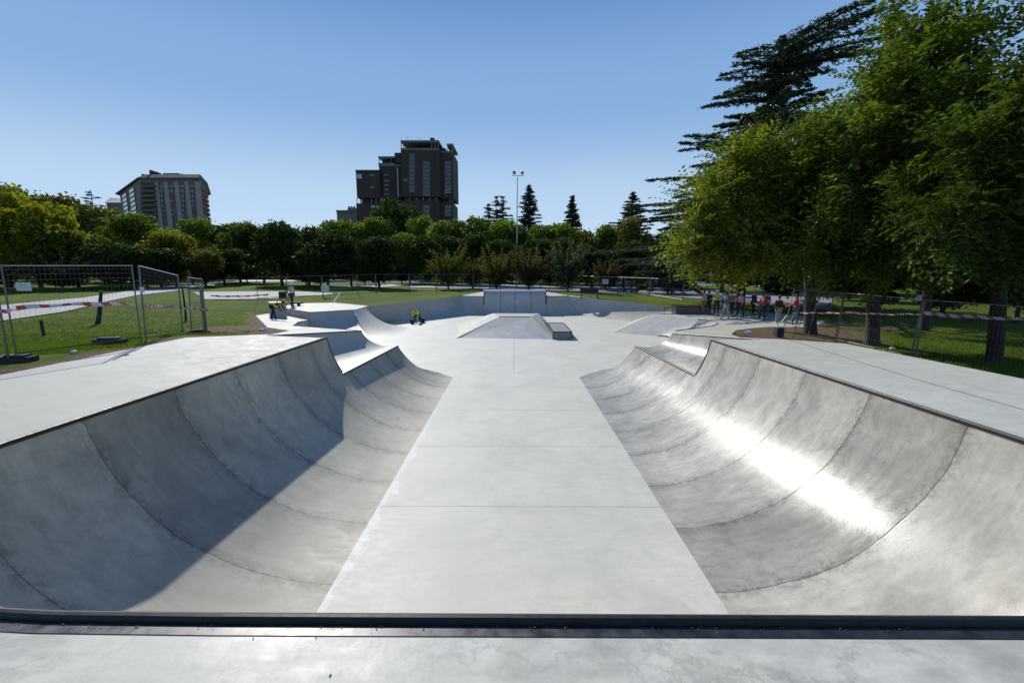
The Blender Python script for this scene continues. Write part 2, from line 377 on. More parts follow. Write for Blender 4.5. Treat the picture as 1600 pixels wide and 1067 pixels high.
# ---- rear perimeter quarter walls ----
wL0=pC; wL1=at(718,462.5,1.66); wLf0=fC; wLf1=at(690,497,0); rL=at(756,463.5,1.62); rLf=at(756,491.5,0)
t=thing('long_wall_ramp',wL0,'long shaded curved wall ramp closing the bowl at the back left','skate ramp')
n=12; MB().grid([trans(lerp(wL0,wL1,k/n),lerp(wLf0,wLf1,k/n),14,.44) for k in range(n+1)]).build('transition',M['ramp'],t,smooth=True)
wR1=at(890,462.5,1.66); wRf1=at(920,495,0); rR=at(853,463.5,1.62); rRf=at(853,491.5,0); wR0=at(1058,480.5,1.05); wRf0=at(985,502,0)
t2=thing('long_wall_ramp',wR0,'long pale grey curved wall ramp closing the bowl at the back right','skate ramp')
MB().grid([trans(lerp(wR0,wR1,k/n),lerp(wRf0,wRf1,k/n),14,.44) for k in range(n+1)]).build('transition',M['ramp'],t2,smooth=True)
def lowq(a,b,fa,fb,label):
    t=thing('low_quarter_pipe',a,label,'skate ramp')
    MB().grid([trans(lerp(a,b,k/6),lerp(fa,fb,k/6),14,.42) for k in range(7)]).build('transition',M['ramp'],t,smooth=True)
    MB().tube([a,b],.03,6).build('coping',M['steel'],t)
    m=lerp(fa,fb,.5); 
lowq(wL1,rL,wLf1,rLf,'low dark quarter pipe wing left of the tall rounded one at the back')
lowq(rR,wR1,rRf,wRf1,'low dark quarter pipe wing right of the tall rounded one at the back')
# centre tall roll-over quarter
t=thing('rollover_quarter_pipe',at(804,491,0),'tall rounded roll-over quarter pipe in the centre at the back of the park','skate ramp')
x0,x1=rL.x+.02,rR.x-.02; yf=rLf.y-.05; yt=rL.y
prof=[]; H=1.95
for j in range(14):
    a=math.pi*.42*j/13; prof.append((lerp(yf,yt-.12,math.sin(a)/math.sin(math.pi*.42)),H*.86*(1-math.cos(a))/(1-math.cos(math.pi*.42))))
y,z=prof[-1]; L=.95*rad(88)/14
for k in range(1,15):
    a=rad(66)-rad(88)*(k-.5)/14; y+=L*math.cos(a); z+=L*math.sin(a); prof.append((y,z))
prof.append((y+.5,z-.3))
n=12; MB().grid([[Vector((lerp(x0,x1,k/n),y,z)) for y,z in prof] for k in range(n+1)]).build('transition',concrete('rollover_concrete',(.42,.43,.43),(.35,.5),0,0,.25,joints=[(0,lerp(x0,x1,q),.05,20,80) for q in(.27,.5,.76)]),t,smooth=True)
for xx in(x0,x1):
    MB().add([Vector((xx,y,z)) for y,z in prof]+[Vector((xx,prof[-1][0],-.02)),Vector((xx,yf,-.02))],[tuple(range(len(prof)+2))]).build('side_wall',M['bank'],t)
    MB().tube([Vector((xx,y-.01,z+.01)) for y,z in prof if z>.7],.045,6).build('edge_iron',M['steel'],t,smooth=True)
# back deck behind the rear quarters
ys=45.5
bd=[wL1,rL,rR,wR1,at(884,460.8,1.66),at(852,455.5,1.66),at(756,455.5,1.66),at(727,460.8,1.66)]
tag(MB().poly([dn(p,p.z-.003) for p in bd]).build('deck_paving',M['deck']),kind='structure')
# ---- right hump (bank with rounded end) ----
hz=.95
h0=at(1017,491.5,hz); h1=at(1100,499.5,hz+.05); h2=at(1118,503,hz+.15); h3=at(1122,506,hz+.3); h4=at(1112,510,hz+.5); h5=at(1085,513.5,hz+.7); h6=at(1056,517,hz+.85)
g0=at(984,521.5,0); g1=at(1015,524,0); g2=at(1040,526,0); g3=at(1046,527,0)
t=thing('hip_bank',h0,'grey concrete bank hump with a rounded end on the right beside the people','skate ramp')
tops=[h0,lerp(h0,h1,.5),h1,h2,h3,h4,h5,h6]; fts=[g0,lerp(g0,g1,.5),g1,lerp(g1,g2,.4),lerp(g1,g2,.8),g2,lerp(g2,g3,.5),g3]
def dense(P,k=4):
    o=[]
    for i in range(len(P)-1):
        for j in range(k): o.append(lerp(P[i],P[i+1],j/k))
    return o+[P[-1]]
MB().grid([[lerp(b,a,s) for s in(0,.08,.3,.6,1)] for a,b in zip(dense(tops),dense(fts))]).build('bank_face',concrete('hump_concrete',(.40,.40,.395),(.45,.65),0,0,.28),t,smooth=True)
gl=at(958,519,0); gb=at(985,502.5,0); hb=at(1060,484,hz)
MB().add([h0,g0,gl,gb],[(0,1,2),(0,2,3)]).build('bank_side',M['deck'],t)
wp=trans(wR0,wRf0,14,.44); MB().add([h0]+wp+[hb],[(0,i,i+1) for i in range(1,len(wp)+1)]).build('wall_blend',M['ramp'],t,smooth=True)
MB().tube([p+Vector((0,0,.01)) for p in tops[2:]],.02,6).build('edge_iron',M['steel'],t)
# ---- centre funbox ----
a0=at(720,528,0);a1=at(866,530,0);fz=1.0
b0=at(780,495,fz);b1=at(829,495,fz);c0=at(770,489.5,fz);c1=at(868,489.8,fz)
t=thing('funbox',at(800,515,0),'grey concrete pyramid funbox in the middle of the pale floor','skate ramp')
MB().add([a0,a1,b1,b0],[(0,1,2,3)]).build('front_bank',concrete('funbox_concrete',(.42,.415,.39),(.45,.65),0,0,.4),t)
cL=at(734,509,0); aL=at(712,528.5,0)
c1=at(842,489.8,fz); b0b=c0; b1b=c1; cB=Vector((c0.x-2.6,c0.y+1.3,0)); dB=Vector((c1.x+.9,c1.y+1.6,0))
MB().add([a0,b0,b0b,cB,aL],[(0,1,2,3,4)]).build('left_bank',M['deck'],t)
MB().add([a1,dB,b1b,b1],[(0,1,2,3)]).build('right_bank',M['deck'],t)
MB().add([b0,b1,b1b,b0b],[(0,1,2,3)]).build('top_plate',M['deck'],t)
MB().add([b0b,b1b,dB,cB],[(0,1,2,3)]).build('back_bank',M['deck'],t)
MB().tube([b0+Vector((0,0,.01)),b1+Vector((0,0,.01))],.015,6).build('edge_iron',M['steel'],t)
# ledge box right of the funbox
L0=at(864,530,0); lw=at(890,526.5,0).x-L0.x; lh=.43; ln=at(864,505,lh).y-L0.y
t=thing('grind_ledge',L0,'small black edged concrete ledge box at the right foot of the pyramid','ledge')
mb=MB(); mb.box((L0.x+lw/2,L0.y+ln/2,lh/2),(lw,ln,lh)); mb.build('ledge_block',concrete('ledge_concrete',(.27,.275,.28),(.4,.6),0,0,.3),t)
mb=MB()
for a,b in(((0,0),(1,0)),((0,1),(1,1)),((0,0),(0,1)),((1,0),(1,1))): mb.bar((L0.x+a[0]*lw,L0.y+a[1]*ln,lh),(L0.x+b[0]*lw,L0.y+b[1]*ln,lh),.07,.07)
mb.bar((L0.x,L0.y-.01,0),(L0.x,L0.y-.01,lh),.05,.05); mb.bar((L0.x+lw,L0.y-.01,0),(L0.x+lw,L0.y-.01,lh),.05,.05)
mb.build('edge_iron',M['steel'],t)
# ledge and rail on the right plaza
q0=at(1057,491,hz);q1=at(1112,491.5,hz); lh=.55
t=thing('grind_ledge',q0,'long dark concrete ledge on the right plaza in front of the people','ledge')
MB().box(((q0.x+q1.x)/2,q0.y+.6,hz+lh/2-.03),(q1.x-q0.x,1.2,lh+.06)).build('ledge_block',concrete('dark_ledge',(.12,.12,.12),(.4,.6),0,0,.3),t)
mb=MB()
for yy in(0,1.2): mb.bar((q0.x,q0.y+yy,hz+lh),(q1.x,q0.y+yy,hz+lh),.06,.06)
for xx in(q0.x,q1.x): mb.bar((xx,q0.y,hz+lh),(xx,q0.y+1.2,hz+lh),.06,.06); mb.bar((xx,q0.y-.01,hz),(xx,q0.y-.01,hz+lh),.05,.05)
mb.build('edge_iron',M['steel'],t)
r0=at(1037.5,490,hz);r1=at(1089,494.5,hz); rh=.44
t=thing('grind_rail',r0,'low black steel grind rail standing in front of the dark ledge','rail')
MB().tube([r0+Vector((0,0,rh)),r1+Vector((0,0,rh))],.03,8).build('rail_bar',M['steel'],t)
for q in(0,.5,1):
    p=lerp(r0,r1,q); MB().tube([p,p+Vector((0,0,rh))],.025,8).build('leg',M['steel'],t)
# ---- decks ----
def ext(a,b,y): return Vector(onY(a,b,y))
oL0=at(0,586,DZ); oL1=at(290,527.5,DZ); oR0=at(1600,592,DZ); oR1=at(1322,537,DZ)
BY=-6
oLb=onY(oL0,oL1,BY); oRb=onY(oR0,oR1,BY); oLb.x=max(oLb.x,-16); oRb.x=min(oRb.x,16)
oLn=onY(oL0,oL1,NY); oRn=onY(oR0,oR1,NY); oLn.x=max(oLn.x,-16); oRn.x=min(oRn.x,16)
Ldeck=[oLn,oL0,oL1,at(420,522.3,2.25),VLl,LC2]+copL[1:]
tag(MB().poly(Ldeck).build('deck_paving',M['deck']),kind='structure')
Rdeck=[oRn,oR0,oR1,at(1230,530.5,2.25),at(1192,529,2.24),VLr,RC2]+copR[1:]
mb=MB(); mb.poly(Rdeck); 
tag(mb.build('deck_paving',concrete('right_deck_concrete',(.50,.50,.425),(.55,.8),stain=.2,spec=.3)),kind='structure')
tag(MB().poly([oLb,oLn]+nearc+[oRn,oRb]).build('deck_paving',M['near']),kind='structure')
# expansion joint line on right deck
jl=[at(1232,530.5,DZ+.004),at(1330,561,DZ+.004),at(1440,595,DZ+.004),at(1600,640,DZ+.004)]
tag(MB().grid([[p-Vector((.008,0,0)),p+Vector((.008,0,0))] for p in jl]).build('deck_joint',simple('joint_filler',(.12,.12,.115),.9)),kind='structure')
# wedge decks further out
w_=[at(453,516.5,1.92),at(418,511,1.5),at(400,493,1.0),at(419,490,1.0),dn(pD,.98),dn(pA,.96),at(466,502.5,1.05),at(457,509,1.6),TIPl,VLl,at(420,522.3,2.25)]
tag(MB().poly([w_[0],w_[1],w_[2],w_[3],w_[4],w_[5],w_[6],w_[7],w_[8],w_[9],w_[10]]).build('deck_paving',M['deck']),kind='structure')
e2=[w_[5],w_[7],TIPl]; MB_=MB().grid([[p,dn(p,-.02)] for p in e2]); tag(MB_.build('deck_edge_wall',M['bank']),kind='structure')
tag(MB().tube([w_[7],TIPl],.02,6).build('deck_edge_iron',M['steel']),kind='structure')
rp=[at(1143,522,1.9),at(1150,516,1.65),at(1168,512.5,1.48),at(1200,510,1.35),at(1265,510.5,1.3),at(1288,502,1.05),at(1240,491,hz-.02),at(1180,487,hz),at(1115,482.5,hz),hb]
inn=[h0]+tops[1:]+[TIPr,VLr,at(1192,529,2.24),at(1155,527,2.15)]
plaza=[hb]+inn+rp[:-1]
tag(MB().poly(plaza).build('plaza_paving',M['deck']),kind='structure')
tag(MB().add([TIPr,h6,g3,dn(TIPr,0)],[(0,1,2,3)]).build('deck_edge_wall',M['bank']),kind='structure')
# main floor
fl=[Vector((-16,1,0)),Vector((16,1,0)),Vector((16,30,0)),Vector((14,47.5,0)),Vector((-13,47.5,0)),Vector((-16,34,0))]
flo_=MB().poly(fl).build('skatepark_floor',M['floor']); tag(flo_,kind='structure')
# ---------------- terrain ----------------
OUT=[oLb,oL0,oL1,w_[10],w_[0],w_[1],w_[2],w_[3],dn(pD,.98),pD2,pE,pC]
OUT+= [lerp(pC,wL1,k/4) for k in(1,2,3)]+[wL1,at(727,460.8,1.66),at(756,455.5,1.66),at(852,455.5,1.66),at(884,460.8,1.66)]
OUT+= [lerp(wR1,wR0,k/4) for k in(1,2,3)]+[wR0,hb]+[at(1115,482.5,hz),at(1180,487,hz),at(1240,491,hz-.02),rp[5],rp[4],rp[3],rp[2],rp[1],rp[0],at(1155,527,2.15),at(1192,529,2.24),at(1230,530.5,2.25),oR1,oR0,oRb]
O=[]
for i,p in enumerate(OUT):
    q=OUT[(i+1)%len(OUT)]; n=max(1,int((q-p).length/1.5)); O+=[lerp(p,q,k/n) for k in range(n)]
ON=np.array([(p.x,p.y,p.z) for p in O])
def far(x,y):
    t=min(1,max(0,(x+14)/32)); t=t*t*(3-2*t); z=1.72+(1.15-1.72)*t
    return z+.12*mnoise.noise(Vector((x*.05,y*.05,0)))
def T(x,y):
    d2=(ON[:,0]-x)**2+(ON[:,1]-y)**2; d=math.sqrt(d2.min()); w=1/(d2+.05)**1.5; zo=(w*ON[:,2]).sum()/w.sum()
    k=math.exp(-(d/(7. if x<2 else 2.2 if y<22 else 5.))**2); return zo*k+far(x,y)*(1-k)-.012
def inside(x,y):
    c=False; j=len(O)-1
    for i in range(len(O)):
        if (ON[i,1]>y)!=(ON[j,1]>y) and x<(ON[j,0]-ON[i,0])*(y-ON[i,1])/(ON[j,1]-ON[i,1])+ON[i,0]: c=not c
        j=i
    return c
def aT(px,py,lift=0.):
    z=1.5
    for _ in range(6): p=at(px,py,z); z=T(p.x,p.y)
    return Vector((p.x,p.y,z+lift))
pts=[Vector((p.x,p.y)) for p in O]; nO=len(pts); edges=[(i,(i+1)%nO) for i in range(nO)]
rr=random.Random(3)
def spread(x0,x1,y0,y1,st):
    x=x0
    while x<x1:
        y=y0
        while y<y1:
            X=x+rr.uniform(-.3,.3)*st; Y=y+rr.uniform(-.3,.3)*st
            d=math.sqrt(((ON[:,0]-X)**2+(ON[:,1]-Y)**2).min())
            yield X,Y,d
            y+=st
        x+=st
for X,Y,d in spread(-26,28,4,52,.9):
    if d>.45 and d<9 and not inside(X,Y): pts.append(Vector((X,Y)))
for X,Y,d in spread(-90,95,-12,140,3.2):
    if d>9 and not inside(X,Y): pts.append(Vector((X,Y)))
for X,Y in [(-900,-100),(900,-100),(900,1500),(-900,1500),(-300,-60),(300,-60),(-300,300),(0,300),(300,300),(-300,100),(300,100),(0,-60),(-150,220),(150,220)]: pts.append(Vector((X,Y)))
res=delaunay_2d_cdt(pts,edges,[],0,1e-4)
vs=[Vector((p.x,p.y,(T(p.x,p.y)))) for p in res[0]]
tf=[]
for f in res[2]:
    c=sum((vs[i] for i in f),Vector())/len(f)
    if not inside(c.x,c.y): tf.append(f)
gm=bpy.data.meshes.new('grass_ground'); gm.from_pydata([tuple(v) for v in vs],[],[tuple(f) for f in tf])
at_=gm.attributes.new('dirt','FLOAT','POINT')
dl=[]
DP=[at(1200,520,1.5),at(1235,522,1.6),at(1290,515,1.4),at(1340,505,1.3),at(395,512,1.7),at(375,510,1.6),at(410,520,2.0)]
for v in vs:
    d=math.sqrt(((ON[:,0]-v.x)**2+(ON[:,1]-v.y)**2).min()); q=max(0,1.25-d/2.3) if v.y<17 and v.x>2 else max(0,1-d/1.3) if v.y<26 else max(0,.8-d/.8)
    for p in DP: q=max(q,1.35-(Vector((v.x,v.y))-Vector((p.x,p.y))).length/2.4)
    dl.append(q)
at_.data.foreach_set('value',dl)
gm.polygons.foreach_set('use_smooth',[True]*len(gm.polygons))
m,nt,p,o=newmat('lawn'); co=coord(nt)
a=noi(nt,co,.35,6,.6); b=noi(nt,co,6,6,.7); c=noi(nt,co,40,3,.7)
g=mixc(nt,rng(nt,a,.35,.65,0,1),(.048,.095,.006),(.12,.175,.010)); g=mixc(nt,rng(nt,b,.4,.75,0,.7),g,(.14,.15,.02))
g=mixc(nt,1.,g,rng(nt,c,.25,.75,.55,1.45),'MULTIPLY')
att=N(nt,'ShaderNodeAttribute',attribute_name='dirt')
dm=rng(nt,mth(nt,'ADD',att.outputs['Fac'],mth(nt,'MULTIPLY',mth(nt,'SUBTRACT',noi(nt,co,1.6,7,.7),.5),1.2)),.42,.58,0,1)
dr=mixc(nt,rng(nt,b,.3,.7,0,1),(.13,.085,.055),(.24,.17,.12)); dr=mixc(nt,1.,dr,rng(nt,c,.3,.7,.7,1.3),'MULTIPLY')
nt.links.new(mixc(nt,dm,g,dr),p.inputs['Base Color']); p.inputs['Roughness'].default_value=.95; p.inputs['Specular IOR Level'].default_value=.1
bump(nt,p,mth(nt,'ADD',b,c),.9,.06); M['lawn']=m
gm.materials.append(m); go=link('grass_ground',gm); tag(go,kind='structure')
# paths
def drape(name,up,lo,mat,lift=.05,n=24,w=5):
    def samp(P,t):
        k=t*(len(P)-1); i=min(int(k),len(P)-2); return lerp(P[i],P[i+1],k-i)
    U=[aT(*p) for p in up]; L=[aT(*p) for p in lo]; rows=[]
    for i in range(n+1):
        a,b=samp(L,i/n),samp(U,i/n); rows.append([Vector((q.x,q.y,T(q.x,q.y)+lift)) for q in(lerp(a,b,j/w) for j in range(w+1))])
    o=MB().grid(rows).build(name,mat,smooth=True); return tag(o,kind='structure')
M['path']=concrete('path_paving',(.31,.305,.29),(.7,.9),stain=.3); M['asphalt']=concrete('asphalt_grey',(.16,.16,.165),(.8,.95),stain=.25)
drape('path',[(-60,488),(0,478),(130,466),(230,450),(335,443.5)],[(-60,512),(0,503),(100,488),(215,462),(335,447)],M['path'])
drape('path',[(300,457),(400,456),(470,456),(520,459)],[(320,468),(380,468),(430,466),(520,460.5)],concrete('worn_paving',(.21,.215,.22),(.7,.9),stain=.35))
drape('road',[(200,438.5),(450,438),(700,438),(950,437.5),(1200,441)],[(200,441),(450,440.6),(700,441.5),(950,442),(1200,449)],M['path'],.08)
drape('path',[(640,448),(760,445),(860,446),(980,449),(1100,453),(1300,462)],[(640,450),(760,451.5),(860,454),(980,459),(1100,468),(1300,486)],concrete('plaza_asphalt',(.26,.26,.26),(.7,.9),stain=.2),.06)
drape('path',[(500,450),(600,445.5),(660,443)],[(520,454),(620,447.6),(664,444.6)],M['path'],.06)
# grass tufts
def tufts():
    n=26000; V=[];P=[]
    k=0
    while k<n:
        if rr.random()<.6: px,py=rr.uniform(-10,560),rr.uniform(455,575)
        else: px,py=rr.uniform(1240,1610),rr.uniform(488,590)
        p=aT(px,py) if False else at(px,py,1.9)
        if p.y>34 or inside(p.x,p.y): k+=.2; continue
        d=math.sqrt(((ON[:,0]-p.x)**2+(ON[:,1]-p.y)**2).min())
        if d<.75+rr.random()*.5: k+=.1; continue
        if any((Vector((p.x,p.y))-Vector((q.x,q.y))).length<2. for q in DP) and rr.random()<.9: k+=.2; continue
        P.append((p.x,p.y,T(p.x,p.y))); k+=1
    P=np.array(P); n=len(P)
    bl=4; V=np.zeros((n*bl,4,3)); a=R.rand(n*bl)*6.283; h=R.rand(n*bl)*.05+.035; w=.006
    c=np.repeat(P,bl,0)+np.c_[R.randn(n*bl,2)*.05,np.zeros(n*bl)]
    u=np.c_[np.cos(a),np.sin(a),np.zeros(n*bl)]*w; l=np.c_[R.randn(n*bl,2)*.025,h]
    V[:,0]=c-u; V[:,1]=c+u; V[:,2]=c+l+u*.2; V[:,3]=c+l-u*.2
    return rawmesh('grass_tufts',V.reshape(-1,3),np.arange(n*bl*4).reshape(-1,4),leafmat('grass_blades',(.09,.15,.012),.35))
tag(link('grass_tufts',tufts()),'short green grass blades growing on the lawns beside the decks','grass',kind='stuff')
M['wire']=simple('dull_wire',(.15,.15,.15),.6,.3,.2,9)
def panel(L,H=2.0,mesh_n=28,label=None,group=None,tube=.022,kind=0,mat='darkgalv',wr=.0028):
    t=local(thing('mesh_fence',(0,0,0),label,'fence',group))
    for x in(0.02,L-.02): MB().tube([(x,0,-.05),(x,0,H)],tube,8).build('post',M[mat],t,smooth=True)
    for z,nm in((H-.02,'top_rail'),(.18,'bottom_rail')): MB().tube([(0,0,z),(L,0,z)],tube*.75,6).build(nm,M['galv'] if nm=='top_rail' and kind==0 else M[mat],t,smooth=True)
    mb=MB()
    for i in range(1,mesh_n): mb.bar((L*i/mesh_n,0,.18),(L*i/mesh_n,0,H-.03),wr,wr)
    for z in(.45,.8,1.15,1.5,1.68,1.8,1.9) if kind==0 else (.6,1.1,1.6): mb.bar((0,.006,z),(L,.006,z),.004,.004)
    mb.build('wire_mesh',M['wire'],t); return t
def place(src,a,b,label=None,first=False,lean=0.,H=None):
    d=b-a; L=(Vector((d.x,d.y))).length
    r=src if first else copy_tree(src)
    r.location=a; r.rotation_euler=(lean,-math.atan2(d.z,L),math.atan2(d.y,d.x)); r.scale=(L/3.4,1,1)
    if label: r['label']=label
    return r
GL='temporary mesh fence panels on the left lawn'; GR='temporary mesh fence panels under the right trees'; GF='temporary fence panels along the far edge of the park'
def foot(p,rz=0.,label='dark concrete fence foot block on the grass',group='fence foot blocks'):
    mb=MB(); mb.box((0,0,.06),(.7,.24,.12)); mb.box((0,0,.14),(.5,.18,.04)); 
    o=mb.build('ballast_slab',simple('foot_block',(.035,.033,.032),.9) if 'foot_block' not in M else M['foot_block'])
    o.location=p; o.rotation_euler=(0,0,rz); return tag(o,label,'ballast slab',group)
M['foot_block']=simple('foot_block',(.035,.033,.032),.9)
lp=[aT(-190,640),aT(24,566),aT(222,537.5),aT(287,527.5),aT(302,524.5)]
P0=panel(3.4,label='mesh fence panel with a blank white plate on the left lawn, beside the double post',group=GL)
place(P0,lp[1]+Vector((.03,0,0)),lp[2],first=True,lean=.02)
place(P0,lp[0],lp[1]-Vector((.03,.08,0)),'mesh fence panel cut off by the left picture edge',lean=.0)
place(P0,lp[2]+Vector((.02,.1,0)),lp[3],'short-looking mesh fence panel of the left row, right of the long one with tape')
foot(lp[1],.2,'dark foot block under the leftmost pair of fence posts'); foot(lp[2]-Vector((.9,-.1,0)),.1,'dark foot block with scraps lying beside the second fence joint'); foot(aT(310,523),.3,'small dark foot block under the folded fence panels left')
a=aT(300,525.5); place(P0,a,aT(322,522.5),'narrow folded fence panel ending the left fence row')
for (u,h,lb) in((322.,16.3,'x'),): 
    b=aT(322,523); MBB=MB().box((0,0,.85),(.12,.03,1.7)); o=MBB.build('barrier_board',M['darkgalv']); o.location=b; o.rotation_euler=(0,0,.9); tag(o,'grey folded barrier board standing at the end of the left fence','barrier')
# right fence
rpnt=[aT(1235,523)]+[Vector((p.x,p.y,T(p.x,p.y))) for p in (at(1306,532,1.4),at(1425,548.5,1.58))]
p_=rpnt[1]+(rpnt[2]-rpnt[1])*2; rpnt.append(Vector((p_.x,p_.y,T(p_.x,p_.y))))
p_=rpnt[1]+(rpnt[2]-rpnt[1])*3; rpnt.append(Vector((p_.x,p_.y,T(p_.x,p_.y))))
P1=panel(3.4,label='mesh fence panel with a white notice, second from the people, under the right trees',group=GR,mesh_n=30,wr=.0042,tube=.026)
place(P1,rpnt[1],rpnt[2],first=True,lean=-.05)
place(P1,rpnt[2]+Vector((.02,-.1,0)),rpnt[3],'mesh fence panel running out of the right picture edge',lean=-.03)
place(P1,rpnt[3],rpnt[4],'mesh fence panel beyond the right picture edge, nearest the camera')
place(P1,aT(1240,526),rpnt[1]+Vector((-.02,.05,0)),'sloping mesh fence panel beside the thick trunk nearest the people')
g1=panel(3.4,label='narrow mesh gate leaf standing open beside the people',group=None,mesh_n=8); place(g1,aT(1222,525),aT(1241,528),first=True); g1.scale[0]=1.0/3.4*1
MB_=MB().box((0,0,.18),(.28,.25,.36)); o=MB_.build('ballast_block',simple('ballast_green',(.02,.04,.035),.7)); o.location=aT(1216,526); tag(o,'dark green ballast block at the foot of the open gate leaf','block')
# far fence
fp=[(403,468.5),(450,466),(505,464),(560,461.5),(588,460),(640,458),(682,457),(740,454),(765,453),(845,452),(884,453),(928,457),(965,459),(1015,463),(1067,471)]
P2=panel(3.4,label='x',group=GF,mesh_n=14,kind=1,tube=.03)
names=['between the worker and the white board','behind the standing worker','right of the white board on the left lawn','behind the leaning plank','above the left end of the long wall','above the middle of the left long wall','above the right end of the left long wall','left behind the tall rounded ramp','directly behind the tall rounded ramp','right behind the tall rounded ramp','above the right low wing','left of the white notice on the far fence','carrying the white notice beyond the right wall','closest to the people beyond the right wall']
first=True
for i in range(len(fp)-1):
    a=aT(*fp[i]); b=aT(*fp[i+1]); L=(b-a).length
    hgt=2.0
    o=place(P2,a,b,'distant mesh fence panel '+names[i],first=first); first=False
# signs
def sign(p,w,h,label,rz=0,name='sign'):
    t=thing(name,p,label,'sign')
    MB().box((p.x,p.y,p.z),(w,.01,h)).build('board',M['sign'],t)
    mb=MB()
    for k in range(3): mb.box((p.x-.02*w,p.y-.008,p.z+h*(.22-.2*k)),(w*(.6-.12*k),.003,h*.05))
    mb.build('print',simple('faded_print',(.35,.37,.42),.6),t); return t
def onfence(px,py,Y): return atY(px,py,Y)
def fy(a,b,px):       # depth along a fence line at a picture column
    best=min(range(101),key=lambda k:abs((lambda q:800+F*((CM.transposed()@(q-Vector((0,0,E)))).x/-(CM.transposed()@(q-Vector((0,0,E)))).z))(lerp(a,b,k/100))-px)); return lerp(a,b,best/100).y
sign(atY(37,448,fy(lp[1],lp[2],37)-.03),.30,.17,'pale plate wired to the leftmost long fence panel')
sign(atY(222,453,lp[2].y+.05),.12,.14,'small pale plate at the second post pair of the left fence')
sign(atY(508,450.5,aT(505,464).y-.1),.72,.55,'white board on the far fence above the platform worker')
sign(atY(946,440,aT(945,458).y-.1),.75,.62,'white notice on the far fence beyond the right wall')
sign(atY(1308,468,rpnt[1].y-.05),.18,.20,'white notice at the fence joint beside the middle trunk')
sign(atY(1435,465.5,rpnt[2].y-.12),.20,.17,'white notice near the leaning double post on the right')
# tapes
mt,nt,p,o=newmat('barrier_tape'); uv=N(nt,'ShaderNodeUVMap'); sp=N(nt,'ShaderNodeSeparateXYZ'); at2=N(nt,'ShaderNodeAttribute',attribute_name='s')
fr=mth(nt,'FRACT',mth(nt,'MULTIPLY',at2.outputs['Fac'],2.6)); nt.links.new(mixc(nt,mth(nt,'LESS_THAN',fr,.42),(.55,.56,.59),(.45,.06,.07)),p.inputs['Base Color']); p.inputs['Roughness'].default_value=.35
def tape(a,b,sag,label,w=.075,tw=1.5,seed=0):
    n=40; rows=[];sv=[];L=(b-a).length
    for k in range(n+1):
        q=k/n; c=lerp(a,b,q)-Vector((0,0,sag*4*q*(1-q))); an=math.sin(q*tw*3.14+seed)*1.0; d=Vector((0,math.sin(an),math.cos(an)))*w/2
        c+=Vector((0,0,.012*math.sin(q*17+seed)))
        rows+= [c-d,c+d]; sv+=[q*L-.04,q*L+.04]
    me=bpy.data.meshes.new('barrier_tape'); me.from_pydata([tuple(v) for v in rows],[],[(2*i,2*i+1,2*i+3,2*i+2) for i in range(n)]); A=me.attributes.new('s','FLOAT','POINT'); A.data.foreach_set('value',sv); me.materials.append(mt)
    return tag(link('barrier_tape',me),label,'tape','red and white barrier tapes')
tape(atY(-20,487,lp[1].y-.8),atY(25,483,lp[1].y-.02),.02,'short end of striped tape at the left picture edge')
tape(atY(25,482,lp[1].y+.02),atY(212,476,lp[2].y-.05),-.05,'red and white tape sagging along the longest left fence panel',.1)
tape(atY(226,477,lp[2].y),atY(277,480,lp[3].y),.0,'twisted striped tape on the second left fence panel',.09,3,1)
tape(atY(280,480,lp[3].y),atY(331,484,aT(322,522).y),.03,'twisted striped tape ending at the folded panels left',.09,4,2)
tape(atY(1250,489,rpnt[1].y+2),atY(1318,489,rpnt[1].y-.03),.0,'striped tape passing the thick trunk nearest the people',.07,2,2)
tape(atY(1320,488,rpnt[1].y-.03),atY(1437,491,rpnt[2].y-.03),.03,'striped tape between the two post pairs of the right fence',.085,.6)
tape(atY(1437,489,rpnt[2].y-.03),atY(1645,500,rpnt[3].y-.03),.03,'striped tape running to the right picture edge',.11,.5)
tape(aT(330,468.5,.35),aT(420,465.5,.35),.1,'loose crumpled striped tape beyond the left lawn',.16,6,1)
# lamp mast
lb=aT(807,447.5); lb.z-=.2
t=thing('floodlight_mast',lb,'tall slim grey floodlight mast with twin lamps behind the rounded ramp','lamp')
yb=lb.y; top=atY(808.5,277,yb)
MB().tube([lb,lerp(lb,top,.3),lerp(lb,top,.31),top],[.16,.14,.10,.06],10).build('pole',M['galv'],t,smooth=True)
MB().tube([lb,lb+Vector((0,0,2.2))],.17,10).build('pole_sleeve',M['galv'],t,smooth=True)
ca,cb=atY(800,274.5,yb),atY(819,274.5,yb); MB().bar(ca,cb,.08,.1).build('crossbar',M['galv'],t)
for px,tl in((803.5,.15),(816,-.45)):
    c=atY(px,270,yb); Mx=Matrix.Translation(c)@Matrix.Rotation(tl,4,'Y')@Matrix.Rotation(.45,4,'X')
    h=MB().box((0,0,0),(.46,.22,.40),Mx).box((0,.14,0),(.3,.1,.24),Mx).build('lamp_head',M['darkgalv'],t)
    MB().box((0,-.125,0),(.38,.012,.32),Mx).build('lens',simple('lamp_glass',(.25,.28,.3),.15),t)
    MB().bar(c-Vector((0,0,.3)),c,.04,.04).build('bracket',M['darkgalv'],t)
